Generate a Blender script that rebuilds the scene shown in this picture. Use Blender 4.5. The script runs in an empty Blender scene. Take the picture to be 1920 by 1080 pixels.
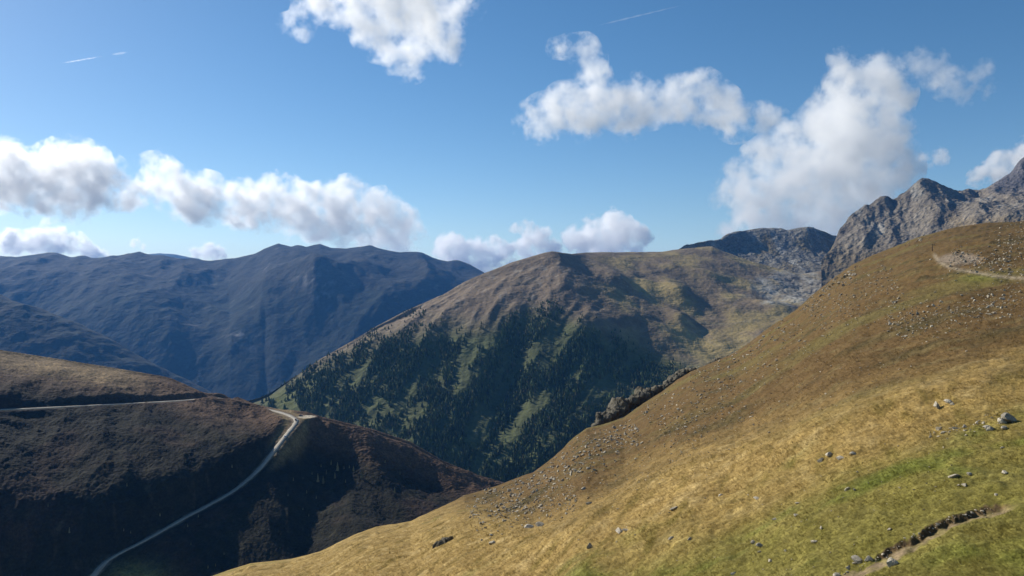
import bpy, bmesh, math, random
import numpy as np
from mathutils import Vector, Matrix

# ------------------------------------------------------------------ camera, sky, sun, exposure
S = bpy.context.scene
COL = S.collection
F = 1480.0                                     # focal length in photo pixels (1920 wide)
cam_d = bpy.data.cameras.new('camera'); cam = bpy.data.objects.new('camera', cam_d); COL.objects.link(cam)
cam_d.sensor_width = 36; cam_d.lens = 36 * F / 1920
cam_d.clip_start = 0.5; cam_d.clip_end = 90000
cam.location = (0, 0, 0); cam.rotation_euler = (math.radians(90), 0, 0)
S.camera = cam
SUN_AZ, SUN_EL = math.radians(-52), math.radians(31)     # azimuth from +Y, negative = left
SUN_DIR = Vector((math.sin(SUN_AZ) * math.cos(SUN_EL), math.cos(SUN_AZ) * math.cos(SUN_EL), math.sin(SUN_EL)))
W = bpy.data.worlds.new('World'); S.world = W; W.use_nodes = True
nt = W.node_tree; nt.nodes.clear()
sky = nt.nodes.new('ShaderNodeTexSky'); sky.sky_type = 'NISHITA'; sky.sun_disc = False
sky.sun_elevation = SUN_EL; sky.sun_rotation = SUN_AZ
sky.altitude = 2200; sky.air_density = 1.0; sky.dust_density = 1.1; sky.ozone_density = 1.0
hs = nt.nodes.new('ShaderNodeHueSaturation'); hs.inputs['Saturation'].default_value = 1.28; hs.inputs['Hue'].default_value = 0.496
bg = nt.nodes.new('ShaderNodeBackground'); bg.inputs['Strength'].default_value = 0.089
wo = nt.nodes.new('ShaderNodeOutputWorld')
nt.links.new(sky.outputs[0], hs.inputs['Color']); nt.links.new(hs.outputs[0], bg.inputs[0]); nt.links.new(bg.outputs[0], wo.inputs[0])
sd = bpy.data.lights.new('sun', 'SUN'); sd.energy = 4.8; sd.angle = math.radians(0.53); sd.color = (1.0, 0.94, 0.84)
so = bpy.data.objects.new('sun', sd); COL.objects.link(so)
so.rotation_euler = SUN_DIR.to_track_quat('Z', 'Y').to_euler()
S.view_settings.view_transform = 'Standard'; S.view_settings.look = 'None'
S.view_settings.exposure = 0.3; S.view_settings.gamma = 1.0
S.render.engine = 'CYCLES'
cy = S.cycles
cy.use_denoising = True
try: cy.denoiser = 'OPENIMAGEDENOISE'
except Exception: pass
cy.max_bounces = 40; cy.volume_bounces = 40; cy.volume_step_rate = 0.3; cy.diffuse_bounces = 2; cy.glossy_bounces = 1; cy.transmission_bounces = 2
cy.transparent_max_bounces = 32
cy.use_adaptive_sampling = True; cy.adaptive_threshold = 0.012
rng = np.random.default_rng(7); random.seed(7)

# ------------------------------------------------------------------ noise helpers
def _h(ix, iy, iz, s):
    n = (ix.astype(np.int64) * 374761393 + iy.astype(np.int64) * 668265263 + iz.astype(np.int64) * 2147483647 + s * 1274126177) & 0xFFFFFFFF
    n = ((n ^ (n >> 13)) * 1274126177) & 0xFFFFFFFF
    n = ((n ^ (n >> 16)) * 2246822519) & 0xFFFFFFFF
    return ((n ^ (n >> 15)) & 0xFFFFFF) / float(0xFFFFFF) * 2 - 1
def vn2(x, y, s=0):
    ix, iy = np.floor(x), np.floor(y); fx, fy = x - ix, y - iy
    ux, uy = fx * fx * fx * (fx * (fx * 6 - 15) + 10), fy * fy * fy * (fy * (fy * 6 - 15) + 10)
    z = np.zeros_like(ix)
    def g(dx, dy):
        a = _h(ix + dx, iy + dy, z, s) * math.pi
        return np.cos(a) * (fx - dx) + np.sin(a) * (fy - dy)
    a, b, c, d = g(0, 0), g(1, 0), g(0, 1), g(1, 1)
    return 1.45 * ((a * (1 - ux) + b * ux) * (1 - uy) + (c * (1 - ux) + d * ux) * uy)
def fbm(x, y, o=4, s=0, gain=0.5):
    r = 0; a = 1; f = 1; n = 0
    for i in range(o):
        r = r + a * vn2(x * f + 17.3 * i, y * f - 9.1 * i, s + i); n += a; a *= gain; f *= 2.03
    return r / n
def ridged(x, y, o=4, s=0, gain=0.5):
    r = 0; a = 1; f = 1; n = 0
    for i in range(o):
        r = r + a * (1 - 2 * np.abs(vn2(x * f + 7.3 * i, y * f + 3.1 * i, s + i))); n += a; a *= gain; f *= 2.03
    return r / n
def vn3(x, y, z, s=0):
    ix, iy, iz = np.floor(x), np.floor(y), np.floor(z); fx, fy, fz = x - ix, y - iy, z - iz
    ux, uy, uz = fx * fx * (3 - 2 * fx), fy * fy * (3 - 2 * fy), fz * fz * (3 - 2 * fz)
    def L(k): 
        a = _h(ix, iy, iz + k, s) * (1 - ux) + _h(ix + 1, iy, iz + k, s) * ux
        b = _h(ix, iy + 1, iz + k, s) * (1 - ux) + _h(ix + 1, iy + 1, iz + k, s) * ux
        return a * (1 - uy) + b * uy
    return L(0) * (1 - uz) + L(1) * uz
def sst(a, b, x):
    t = np.clip((x - a) / (b - a), 0, 1); return t * t * (3 - 2 * t)
def mixc(c, col, w): return c * (1 - w[..., None]) + np.array(col) * w[..., None]

# ------------------------------------------------------------------ object helpers
def tag(o, label=None, cat=None, group=None, kind=None):
    if label: o['label'] = label
    if cat: o['category'] = cat
    if group: o['group'] = group
    if kind: o['kind'] = kind
    return o
def mesh_np(name, V, Fq, mat, col=None, smooth=True):
    V = np.ascontiguousarray(V, dtype=np.float32); Fq = np.ascontiguousarray(Fq, dtype=np.int32)
    k = Fq.shape[1]; me = bpy.data.meshes.new(name)
    me.vertices.add(len(V)); me.vertices.foreach_set('co', V.ravel())
    me.loops.add(Fq.size); me.loops.foreach_set('vertex_index', Fq.ravel())
    me.polygons.add(len(Fq)); me.polygons.foreach_set('loop_start', np.arange(0, Fq.size, k, dtype=np.int32))
    me.update(calc_edges=True)
    me.polygons.foreach_set('use_smooth', np.full(len(Fq), smooth, dtype=bool))
    if col is not None:
        at = me.color_attributes.new('Col', 'FLOAT_COLOR', 'POINT')
        c4 = np.ones((len(V), 4), dtype=np.float32); c4[:, :3] = col
        at.data.foreach_set('color', c4.ravel())
    if mat: me.materials.append(mat)
    return me
def link(name, me, parent=None):
    o = bpy.data.objects.new(name, me); COL.objects.link(o)
    if parent: o.parent = parent
    return o
def empty(name, loc, rz=0.0, sc=1.0):
    o = bpy.data.objects.new(name, None); COL.objects.link(o); o.location = loc; o.rotation_euler = (0, 0, rz); o.scale = (sc, sc, sc)
    o.empty_display_size = 0.5
    return o
def P(px, py, Y): return np.array([(px - 960) / F * Y, Y, (540 - py) / F * Y])
def grid_faces(nr, nc):
    i = np.arange(nr - 1)[:, None] * nc + np.arange(nc - 1)[None, :]
    return np.stack([i, i + 1, i + 1 + nc, i + nc], -1).reshape(-1, 4)

# ------------------------------------------------------------------ materials
def new_mat(name):
    m = bpy.data.materials.new(name); m.use_nodes = True; t = m.node_tree
    return m, t, t.nodes['Principled BSDF']
def vary(t, base_socket, coord, scales, amounts):
    """multiply a colour by layers of noise"""
    cur = base_socket
    for sc, am in zip(scales, amounts):
        n = t.nodes.new('ShaderNodeTexNoise'); n.inputs['Scale'].default_value = sc; n.inputs['Detail'].default_value = 5; n.inputs['Roughness'].default_value = 0.65
        t.links.new(coord, n.inputs['Vector'])
        mr = t.nodes.new('ShaderNodeMapRange'); mr.inputs[1].default_value = 0.3; mr.inputs[2].default_value = 0.7
        mr.inputs[3].default_value = 1 - am; mr.inputs[4].default_value = 1 + am
        t.links.new(n.outputs['Fac'], mr.inputs[0])
        mx = t.nodes.new('ShaderNodeVectorMath'); mx.operation = 'SCALE'
        t.links.new(cur, mx.inputs[0]); t.links.new(mr.outputs[0], mx.inputs['Scale']); cur = mx.outputs[0]
    return cur
def terrain_mat(name, scales, amounts, bumps):
    m, t, b = new_mat(name)
    a = t.nodes.new('ShaderNodeVertexColor'); a.layer_name = 'Col'
    g = t.nodes.new('ShaderNodeTexCoord')
    c = vary(t, a.outputs[0], g.outputs['Object'], scales, amounts)
    t.links.new(c, b.inputs['Base Color'])
    b.inputs['Roughness'].default_value = 0.95; b.inputs['Specular IOR Level'].default_value = 0.1
    prev = None
    for sc, dist in bumps:
        n = t.nodes.new('ShaderNodeTexNoise'); n.inputs['Scale'].default_value = sc; n.inputs['Detail'].default_value = 4
        t.links.new(g.outputs['Object'], n.inputs['Vector'])
        bu = t.nodes.new('ShaderNodeBump'); bu.inputs['Distance'].default_value = dist; bu.inputs['Strength'].default_value = 1
        t.links.new(n.outputs['Fac'], bu.inputs['Height'])
        if prev: t.links.new(prev.outputs[0], bu.inputs['Normal'])
        prev = bu
    if prev: t.links.new(prev.outputs[0], b.inputs['Normal'])
    return m
def plain_mat(name, col, rough=0.8, spec=0.2, scales=(), amounts=(), bump=None, objinfo=0.0):
    m, t, b = new_mat(name)
    r = t.nodes.new('ShaderNodeRGB'); r.outputs[0].default_value = (*col, 1)
    g = t.nodes.new('ShaderNodeTexCoord'); cur = r.outputs[0]
    if scales: cur = vary(t, cur, g.outputs['Object'], scales, amounts)
    if objinfo:
        oi = t.nodes.new('ShaderNodeObjectInfo'); mr = t.nodes.new('ShaderNodeMapRange')
        mr.inputs[3].default_value = 1 - objinfo; mr.inputs[4].default_value = 1 + objinfo
        t.links.new(oi.outputs['Random'], mr.inputs[0])
        mx = t.nodes.new('ShaderNodeVectorMath'); mx.operation = 'SCALE'
        t.links.new(cur, mx.inputs[0]); t.links.new(mr.outputs[0], mx.inputs['Scale']); cur = mx.outputs[0]
    t.links.new(cur, b.inputs['Base Color'])
    b.inputs['Roughness'].default_value = rough; b.inputs['Specular IOR Level'].default_value = spec
    if bump:
        n = t.nodes.new('ShaderNodeTexNoise'); n.inputs['Scale'].default_value = bump[0]; n.inputs['Detail'].default_value = 5
        t.links.new(g.outputs['Object'], n.inputs['Vector'])
        bu = t.nodes.new('ShaderNodeBump'); bu.inputs['Distance'].default_value = bump[1]
        t.links.new(n.outputs['Fac'], bu.inputs['Height']); t.links.new(bu.outputs[0], b.inputs['Normal'])
    return m
M_MEADOW = terrain_mat('meadow_ground', (0.35, 2.5, 9.0), (0.22, 0.35, 0.35), ((6.0, 0.05), (1.2, 0.15)))
M_HEATH = terrain_mat('heath_ground', (0.02, 0.12, 0.5), (0.3, 0.4, 0.45), ((0.35, 1.6), (0.1, 2.0)))
M_MOUNT = terrain_mat('mountain_ground', (0.006, 0.03, 0.15), (0.22, 0.2, 0.2), ((0.08, 2.5), (0.02, 8.0)))
M_ROCKY = terrain_mat('rocky_mountain', (0.006, 0.03, 0.12), (0.25, 0.35, 0.4), ((0.06, 10.0), (0.015, 25.0)))
M_FAR = terrain_mat('far_mountain', (0.003, 0.012, 0.05), (0.25, 0.35, 0.4), ((0.03, 8.0), (0.008, 20.0)))
M_ROAD = plain_mat('road_asphalt', (0.40, 0.36, 0.29), 0.9, 0.1, (0.08, 0.5), (0.15, 0.15))
M_ROCK = plain_mat('pale_rock', (0.43, 0.38, 0.29), 0.9, 0.1, (1.5, 7.0), (0.3, 0.3), (6.0, 0.05), 0.22)
M_RUBBLE = plain_mat('grey_rubble', (0.27, 0.235, 0.19), 0.9, 0.1, (1.5, 7.0), (0.3, 0.3), (6.0, 0.05), 0.3)
M_CRAG = plain_mat('dark_crag_rock', (0.13, 0.115, 0.085), 0.95, 0.1, (0.3, 1.4), (0.45, 0.4), (1.2, 0.5))
def vcol_mat(name, rough=0.9, transl=0.0, nrm=None):
    m, t, b = new_mat(name)
    a = t.nodes.new('ShaderNodeVertexColor'); a.layer_name = 'Col'
    t.links.new(a.outputs[0], b.inputs['Base Color']); b.inputs['Roughness'].default_value = rough; b.inputs['Specular IOR Level'].default_value = 0.1
    if nrm:                                                   # blades shade like the sward they form
        nv = t.nodes.new('ShaderNodeCombineXYZ'); nv.inputs[0].default_value, nv.inputs[1].default_value, nv.inputs[2].default_value = nrm
        t.links.new(nv.outputs[0], b.inputs['Normal'])
    if transl:
        tr = t.nodes.new('ShaderNodeBsdfTranslucent'); t.links.new(a.outputs[0], tr.inputs[0])
        mx = t.nodes.new('ShaderNodeMixShader'); mx.inputs[0].default_value = transl
        t.links.new(b.outputs[0], mx.inputs[1]); t.links.new(tr.outputs[0], mx.inputs[2])
        t.links.new(mx.outputs[0], t.nodes['Material Output'].inputs['Surface'])
    return m
M_GRASS = vcol_mat('grass_blades', 0.85, 0.25, (-0.36, 0.13, 0.92))
M_STUFFROCK = vcol_mat('loose_stones')
M_FOREST = vcol_mat('forest_needles')
M_NEEDLE = plain_mat('conifer_needles', (0.046, 0.066, 0.031), 0.9, 0.1, (0.15,), (0.3,), None, 0.35)
M_LARCH = plain_mat('larch_needles', (0.17, 0.155, 0.085), 0.9, 0.1, (0.4,), (0.3,), None, 0.3)
M_TRUNK = plain_mat('conifer_trunk', (0.06, 0.045, 0.03), 0.9, 0.1)

# ------------------------------------------------------------------ terrain lofts
class Loft:
    """surface through feature lines given as (px, py, depth); columns radiate, rows run from near to far"""
    def __init__(self, px, rows, nsub, smooth=3):
        self.px = px; K = []
        for r in rows:
            r = np.array(sorted(r), float)
            y = np.interp(px, r[:, 0], r[:, 1]); d = np.interp(px, r[:, 0], r[:, 2])
            for _ in range(smooth):
                d = np.convolve(np.pad(d, 3, 'edge'), np.ones(7) / 7, 'valid')
            K.append((d, (540 - y) / F * d))
        self.K = K
        Y = np.stack([k[0] for k in K]); Z = np.stack([k[1] for k in K])
        n = len(K); outY = []; outZ = []; sv = []
        def tang(A):
            t = np.empty_like(A); t[1:-1] = (A[2:] - A[:-2]) / 2; t[0] = A[1] - A[0]; t[-1] = A[-1] - A[-2]; return t
        tY, tZ = tang(Y), tang(Z)
        for k in range(n - 1):
            m = nsub[k]; ss = np.arange(m) / m
            if k == n - 2: ss = np.arange(m + 1) / m
            for s in ss:
                h00, h10, h01, h11 = 2*s**3 - 3*s*s + 1, s**3 - 2*s*s + s, -2*s**3 + 3*s*s, s**3 - s*s
                outY.append(Y[k] * h00 + tY[k] * h10 + Y[k+1] * h01 + tY[k+1] * h11)
                outZ.append(Z[k] * h00 + tZ[k] * h10 + Z[k+1] * h01 + tZ[k+1] * h11); sv.append(k + s)
        self.Y = np.array(outY); self.Z = np.array(outZ); self.s = np.array(sv)[:, None] * np.ones_like(self.Y)
        self.X = (px[None, :] - 960) / F * self.Y
        self.U = px[None, :] * np.ones_like(self.Y)
    def py(self): return 540 - self.Z / self.Y * F
    def build(self, name, mat, col, label=None):
        V = np.stack([self.X, self.Y, self.Z], -1).reshape(-1, 3)
        o = link(name, mesh_np(name, V, grid_faces(*self.Y.shape), mat, col.reshape(-1, 3)))
        o['kind'] = 'structure'
        return o
    def finish(self, crest_row):
        """prepare pixel lookup on the visible front part (rows up to crest)"""
        self.cr = crest_row; self.PY = self.py()[:crest_row + 1]
    def at(self, px, py):
        c = np.clip(np.interp(px, self.px, np.arange(len(self.px))), 0, len(self.px) - 1.001); c0 = int(c); fc = c - c0
        col = self.PY[:, c0] * (1 - fc) + self.PY[:, c0 + 1] * fc
        mono = np.minimum.accumulate(col)
        r = np.interp(-py, -mono, np.arange(len(mono))); r0 = min(int(r), len(mono) - 2); fr = r - r0
        def b(A): return (A[r0, c0] * (1 - fc) + A[r0, c0 + 1] * fc) * (1 - fr) + (A[r0 + 1, c0] * (1 - fc) + A[r0 + 1, c0 + 1] * fc) * fr
        return np.array([b(self.X), b(self.Y), b(self.Z)])
def behind(row, dY, dZ):
    out = []
    for (x, y, d) in row:
        z = (540 - y) / F * d + dZ; out.append((x, 540 - z / (d + dY) * F, d + dY))
    return out
def wavg(Z, k):                                    # small blur along columns
    return Z

# --- very far ridge
r1 = [(-500, 500, 14000), (-100, 490, 14000), (0, 485, 14000), (30, 482, 14000), (55, 485, 14000), (68, 492, 14000), (130, 496, 14000), (145, 491, 14000),
      (205, 488, 14000), (240, 483, 14000), (265, 479, 14000), (300, 476, 14000), (330, 478, 14000), (360, 484, 14000), (375, 486, 14000), (381, 493, 14000), (430, 503, 14000), (700, 520, 14000), (900, 530, 14000)]
r0 = [(-500, 620, 11800), (900, 620, 11800)]
L = Loft(np.arange(-500, 900, 4.0), [r0, [(x, y + 25, 13300) for x, y, d in r1], r1, behind(r1, 500, -500)], [10, 8, 6], 0)
L.Z += 25 * fbm(L.X / 700, L.Y / 700, 4, 3) * (L.s < 1.9)
L.build('far_ridge', M_FAR, np.ones(L.X.shape + (3,)) * np.array([0.09, 0.10, 0.08]))

# --- blue mountains across the valley
Fc = [(-500, 500, 7600), (-200, 488, 7500), (0, 481, 7400), (40, 486, 7400), (90, 482, 7400), (130, 490, 7400), (170, 494, 7400), (220, 486, 7400), (240, 479, 7400), (262, 478, 7400), (285, 485, 7400), (310, 490, 7400),
      (350, 495, 7400), (400, 494, 7400), (440, 490, 7400), (480, 482, 7400), (500, 472, 7400), (522, 462, 7400), (545, 470, 7400), (558, 467, 7400), (575, 470, 7400), (600, 463, 7400), (620, 470, 7400),
      (650, 472, 7400), (690, 470, 7400), (720, 476, 7400), (750, 483, 7400), (790, 480, 7400), (810, 488, 7400), (840, 496, 7350), (860, 494, 7300), (880, 500, 7200), (900, 514, 7100), (930, 540, 7000), (1000, 590, 6900), (1150, 640, 6900)]
F0 = [(-500, 810, 4600), (0, 800, 4700), (300, 800, 4700), (500, 780, 4700), (560, 750, 4800), (700, 720, 5000), (1150, 720, 5200)]
F1 = [(-500, 650, 5500), (0, 650, 5500), (150, 640, 5500), (260, 615, 5400), (333, 632, 5300), (433, 665, 5150), (497, 740, 4850), (560, 690, 5150), (640, 640, 5300), (720, 620, 5400), (1150, 660, 5600)]
F2 = [(-500, 570, 6300), (0, 550, 6200), (120, 530, 6200), (200, 535, 6200), (260, 548, 6100), (340, 580, 5950), (430, 600, 5800), (480, 570, 5950), (520, 532, 6050), (560, 508, 6000), (590, 491, 5950), (620, 500, 5980), (660, 512, 6050), (720, 520, 6200), (800, 530, 6300), (900, 545, 6300), (1150, 640, 6400)]
F3 = [(-500, 530, 6900), (0, 515, 6800), (200, 515, 6800), (400, 530, 6700), (480, 520, 6700), (530, 505, 6600), (590, 502, 6450), (660, 503, 6600), (740, 505, 6750), (800, 512, 6900), (900, 527, 6900), (1150, 640, 6700)]
L = Loft(np.arange(-500, 1150, 3.0), [F0, F1, F2, F3, Fc, behind(Fc, 500, -250), behind(Fc, 1500, -800)], [45, 45, 35, 45, 10, 5], 7)
amp = np.where(L.s > 3, np.clip((4.25 - L.s) / 1.2, 0.06, 1), 1)
L.Z += amp * (150 * ridged(L.X / 1000 + 0.35 * L.Y / 1100, L.Y / 1900, 4, 11, 0.38) + 9 * ridged(L.X / 260, L.Y / 380, 4, 12) + 7 * fbm(L.X / 60, L.Y / 80, 3, 13))
py = L.py(); n = fbm(L.X / 300, L.Y / 300, 4, 14)
c = np.ones(L.X.shape + (3,)) * np.array([0.010, 0.016, 0.011])
hi = sst(575, 500, py + 45 * n); c = mixc(c, (0.026, 0.026, 0.021), hi)
c = mixc(c, (0.30, 0.28, 0.24), sst(0.28, 0.5, fbm(L.X / 120, L.Y / 120, 4, 15)) * sst(640, 530, py) * 0.22)
for (a, b_, rx, ry) in ((365, 612, 12, 5), (445, 625, 30, 10), (470, 645, 25, 12), (590, 525, 40, 14), (605, 555, 20, 14)):
    c = mixc(c, (0.15, 0.14, 0.12), np.exp(-((L.U - a) / rx) ** 2 - ((py - b_) / ry) ** 2) * sst(-0.1, 0.35, fbm(L.X / 70, L.Y / 70, 3, 16)))
L.build('blue_mountain', M_FAR, c)

# --- dark spur in front of them
Gc = [(-500, 480, 4500), (-200, 510, 4400), (0, 552, 4300), (53, 575, 4250), (130, 603, 4200), (200, 636, 4150), (260, 668, 4120), (317, 700, 4100), (400, 737, 4050), (480, 765, 4000), (600, 820, 4000)]
G0 = [(-500, 850, 3200), (0, 850, 3300), (300, 850, 3500), (600, 880, 3700)]
L = Loft(np.arange(-500, 600, 3.0), [G0, [(x, y + 60, d - 350) for x, y, d in Gc], Gc, behind(Gc, 250, -160), behind(Gc, 800, -600)], [30, 30, 8, 6], 1)
L.Z += np.clip((2.6 - L.s), 0.25, 1) * (28 * ridged(L.X / 420, L.Y / 600, 4, 21) + 9 * fbm(L.X / 60, L.Y / 60, 4, 22))
c = np.ones(L.X.shape + (3,)) * np.array([0.010, 0.016, 0.011]); c = mixc(c, (0.022, 0.023, 0.018), sst(0.15, 0.5, fbm(L.X / 250, L.Y / 250, 3, 23)))
L.build('wooded_spur', M_FAR, c)

# --- cirque behind the meadow plateau
Dc = [(1200, 500, 3400), (1260, 480, 3400), (1290, 464, 3450), (1320, 458, 3480), (1345, 452, 3520), (1372, 440, 3560), (1395, 433, 3600), (1430, 431, 3620), (1465, 430, 3620), (1478, 435, 3600), (1490, 432, 3580), (1510, 427, 3550),
      (1525, 428, 3550), (1540, 435, 3550), (1560, 445, 3560), (1580, 448, 3570), (1640, 465, 3600), (1760, 480, 3700)]
D0 = [(1200, 560, 2800), (1400, 590, 2750), (1500, 600, 2750), (1600, 590, 2800), (1760, 560, 2900)]
D1 = [(1200, 510, 3150), (1350, 510, 3200), (1430, 522, 3120), (1500, 520, 3120), (1560, 520, 3120), (1640, 500, 3150), (1760, 500, 3250)]
D2 = [(1200, 503, 3350), (1290, 480, 3380), (1350, 478, 3420), (1400, 476, 3450), (1450, 484, 3400), (1520, 478, 3400), (1560, 478, 3420), (1640, 480, 3450), (1760, 490, 3500)]
L = Loft(np.arange(1200, 1760, 1.6), [D0, D1, D2, Dc, behind(Dc, 250, -120), behind(Dc, 700, -500)], [30, 40, 50, 8, 5], 1)
amp = np.clip((3.3 - L.s) / 0.7, 0.08, 1)
L.Z += amp * (20 * ridged((L.X + 0.4 * L.Y) / 150, L.Y / 700, 4, 31) + 7 * fbm(L.X / 40, L.Y / 60, 4, 32))
n = fbm(L.X / 90, L.Y / 160, 4, 33)
c = np.ones(L.X.shape + (3,)) * np.array([0.15, 0.14, 0.115]); c = mixc(c, (0.15, 0.12, 0.065), sst(0.0, 0.4, n)); c = mixc(c, (0.25, 0.24, 0.21), sst(0.15, 0.45, fbm(L.X / 50, L.Y / 200, 4, 34)))
L.build('cirque_mountain', M_ROCKY, c)

# --- rocky peaks on the right
Ec = [(1540, 560, 2700), (1558, 500, 2750), (1575, 447, 2780), (1585, 436, 2800), (1600, 413, 2830), (1612, 405, 2840), (1630, 394, 2850), (1642, 383, 2850), (1652, 377, 2850), (1664, 379, 2850), (1675, 388, 2850), (1688, 374, 2860), (1700, 366, 2870), (1714, 355, 2880),
      (1726, 349, 2880), (1742, 348, 2880), (1752, 352, 2890), (1765, 358, 2900), (1790, 367, 2950), (1805, 362, 2980), (1817, 359, 3000), (1835, 363, 3000), (1850, 356, 2980), (1880, 341, 2950), (1893, 334, 2940), (1905, 322, 2940), (1915, 310, 2940), (1925, 304, 2940), (1980, 262, 2950), (2060, 240, 3000), (2300, 230, 3100)]
E0 = [(1540, 620, 2150), (1700, 620, 2100), (1900, 620, 2000), (2300, 600, 2000)]
E1 = [(1540, 530, 2500), (1580, 510, 2520), (1650, 490, 2500), (1700, 470, 2480), (1740, 460, 2450), (1800, 440, 2400), (1860, 425, 2350), (1920, 415, 2300), (2300, 380, 2300)]
E2 = [(1540, 510, 2600), (1575, 470, 2660), (1620, 440, 2680), (1660, 425, 2680), (1700, 410, 2660), (1745, 400, 2620), (1800, 400, 2600), (1860, 388, 2650), (1920, 370, 2700), (2300, 300, 2800)]
L = Loft(np.arange(1540, 2300, 1.7), [E0, E1, E2, Ec, behind(Ec, 150, -120), behind(Ec, 600, -500)], [20, 60, 70, 8, 5], 0)
amp = np.clip((3.25 - L.s) / 0.6, 0.10, 1)
sh = L.X - 0.35 * L.Y
L.Z += amp * (46 * ridged(sh / 260, L.Y / 520, 5, 41, 0.5) + 5 * ridged(sh / 60, L.Y / 160, 4, 42) + 2.5 * fbm(L.X / 14, L.Y / 14, 3, 43))
L.Z += 3.0 * ridged(L.X / 22, L.Y / 60, 3, 47) * (L.s > 2.9)
py = L.py(); n = fbm(L.X / 120, L.Y / 120, 4, 44)
c = np.ones(L.X.shape + (3,)) * np.array([0.178, 0.152, 0.115]); c = mixc(c, (0.11, 0.093, 0.072), sst(0.0, 0.4, n)); c = mixc(c, (0.28, 0.26, 0.22), sst(0.1, 0.5, fbm(sh / 60, L.Y / 160, 4, 45)))
c = mixc(c, (0.20, 0.15, 0.08), sst(395, 425, py + 18 * n) * sst(1760, 1800, L.U) * 0.9)
c = mixc(c, (0.125, 0.10, 0.062), sst(448, 478, py + 12 * n) * sst(1720, 1650, L.U))
c = mixc(c, (0.10, 0.095, 0.10), sst(1835, 1880, L.U) * sst(375, 345, py))
L.build('rocky_peak', M_ROCKY, c)

# --- forested mountain in the middle
C0 = [(380, 830, 1900), (500, 800, 1800), (600, 830, 1650), (750, 880, 1500), (900, 925, 1370), (950, 935, 1350), (1000, 935, 1350), (1100, 880, 1420), (1300, 800, 1600), (1500, 700, 1900), (1800, 620, 2200)]
C1 = [(380, 800, 1950), (500, 765, 1850), (600, 775, 1720), (700, 800, 1600), (800, 840, 1510), (870, 868, 1460), (900, 872, 1450), (1000, 845, 1470), (1100, 790, 1560), (1300, 730, 1750), (1500, 640, 2050), (1800, 560, 2400)]
C2 = [(380, 790, 2000), (500, 752, 1880), (600, 720, 1830), (700, 712, 1770), (800, 728, 1720), (900, 738, 1690), (960, 730, 1720), (1000, 708, 1740), (1100, 690, 1790), (1200, 690, 1850), (1300, 670, 1950), (1500, 600, 2250), (1800, 530, 2600)]
C3 = [(380, 785, 2020), (500, 748, 1900), (600, 690, 1930), (700, 642, 1960), (800, 612, 2000), (900, 592, 2030), (1000, 577, 2060), (1100, 592, 2030), (1200, 622, 2050), (1300, 612, 2200), (1400, 590, 2350), (1500, 572, 2450), (1800, 510, 2800)]
C4 = [(380, 783, 2030), (500, 746, 1920), (600, 682, 2000), (700, 626, 2080), (800, 580, 2170), (900, 537, 2260), (1000, 512, 2310), (1050, 507, 2310), (1100, 522, 2330), (1200, 540, 2450), (1300, 532, 2600), (1400, 547, 2600), (1500, 545, 2700), (1800, 490, 3000)]
Cc = [(380, 782, 2040), (500, 745, 1930), (560, 706, 1980), (620, 668, 2040), (700, 619, 2130), (760, 586, 2200), (830, 556, 2280), (870, 531, 2340), (920, 510, 2400), (960, 493, 2440), (1000, 481, 2460), (1020, 475, 2465), (1035, 472, 2470), (1052, 475, 2480), (1072, 477, 2600), (1100, 474, 2900),
      (1180, 473, 3000), (1240, 472, 3050), (1290, 465, 3100), (1335, 462, 3120), (1400, 488, 3050), (1500, 515, 2980), (1600, 500, 3100), (1800, 470, 3300)]
cpx = np.arange(380, 1800, 2.5)
L = Loft(cpx, [C0, C1, C2, C3, C4, Cc, behind(Cc, 250, -110), behind(Cc, 800, -500)], [40, 60, 60, 45, 55, 8, 5], 2)
wl = sst(1180, 1080, L.U)                                      # left, gullied face
gx = L.U + 0.55 * (L.s - 2.5) * -95                            # gullies run down to the left
g = ridged(gx / 150, L.s * 0.35, 4, 51) * np.clip((4.6 - L.s), 0.0, 1) * sst(480, 620, L.U)
L.Z += wl * 24 * g
L.Z += (1 - wl) * np.clip((5.2 - L.s), 0.1, 1) * (22 * fbm(L.X / 190, L.Y / 260, 3, 52) + 5 * ridged(L.X / 130, L.Y / 170, 2, 56))
# dark-sided hummocks on the bench
for (a, b_, rx, ry, h) in ((1150, 565, 34, 60, 22), (1275, 565, 30, 60, 30), (1275, 608, 26, 50, 24), (1060, 488, 22, 60, 12), (1440, 572, 60, 70, 26), (1180, 620, 40, 60, 14), (1330, 520, 50, 60, 16), (1260, 640, 40, 60, 14)):
    q = P(a, b_, np.interp(b_, [470, 620, 700], [2900, 2150, 1850])); s_ = q[1] / F
    L.Z += h * np.exp(-((L.X - q[0]) / (rx * s_)) ** 2 - ((L.Y - q[1]) / (ry * s_)) ** 2) * np.clip(5.2 - L.s, 0, 1)
L.Z += np.clip((5.15 - L.s), 0.12, 1) * (2.4 * fbm(L.X / 28, L.Y / 28, 4, 53)) + np.where(L.s > 4.7, 1.5 * fbm(L.X / 60, L.Y / 60, 3, 57), 0)
boul = np.exp(-((L.U - 1490) / 75) ** 2 - ((L.py() - 540) / 32) ** 2)
L.Z += sst(0.3, 0.7, boul) * 4.5 * ridged(L.X / 16, L.Y / 22, 3, 58)
crow = sum([40, 60, 60, 45, 55]); L.finish(crow)
py = L.py(); n = fbm(L.X / 140, L.Y / 180, 4, 54); n2 = fbm(L.X / 40, L.Y / 50, 3, 55)
c = np.ones(L.X.shape + (3,)) * np.array([0.175, 0.132, 0.088])
c = mixc(c, (0.215, 0.17, 0.12), sst(0.0, 0.5, n2))
c = mixc(c, (0.30, 0.23, 0.095), sst(-0.25, 0.3, n) * sst(1060, 1200, L.U) * 0.95)
c = mixc(c, (0.17, 0.13, 0.075), sst(1080, 1180, L.U) * sst(0.1, -0.3, n) * 0.7)
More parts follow.
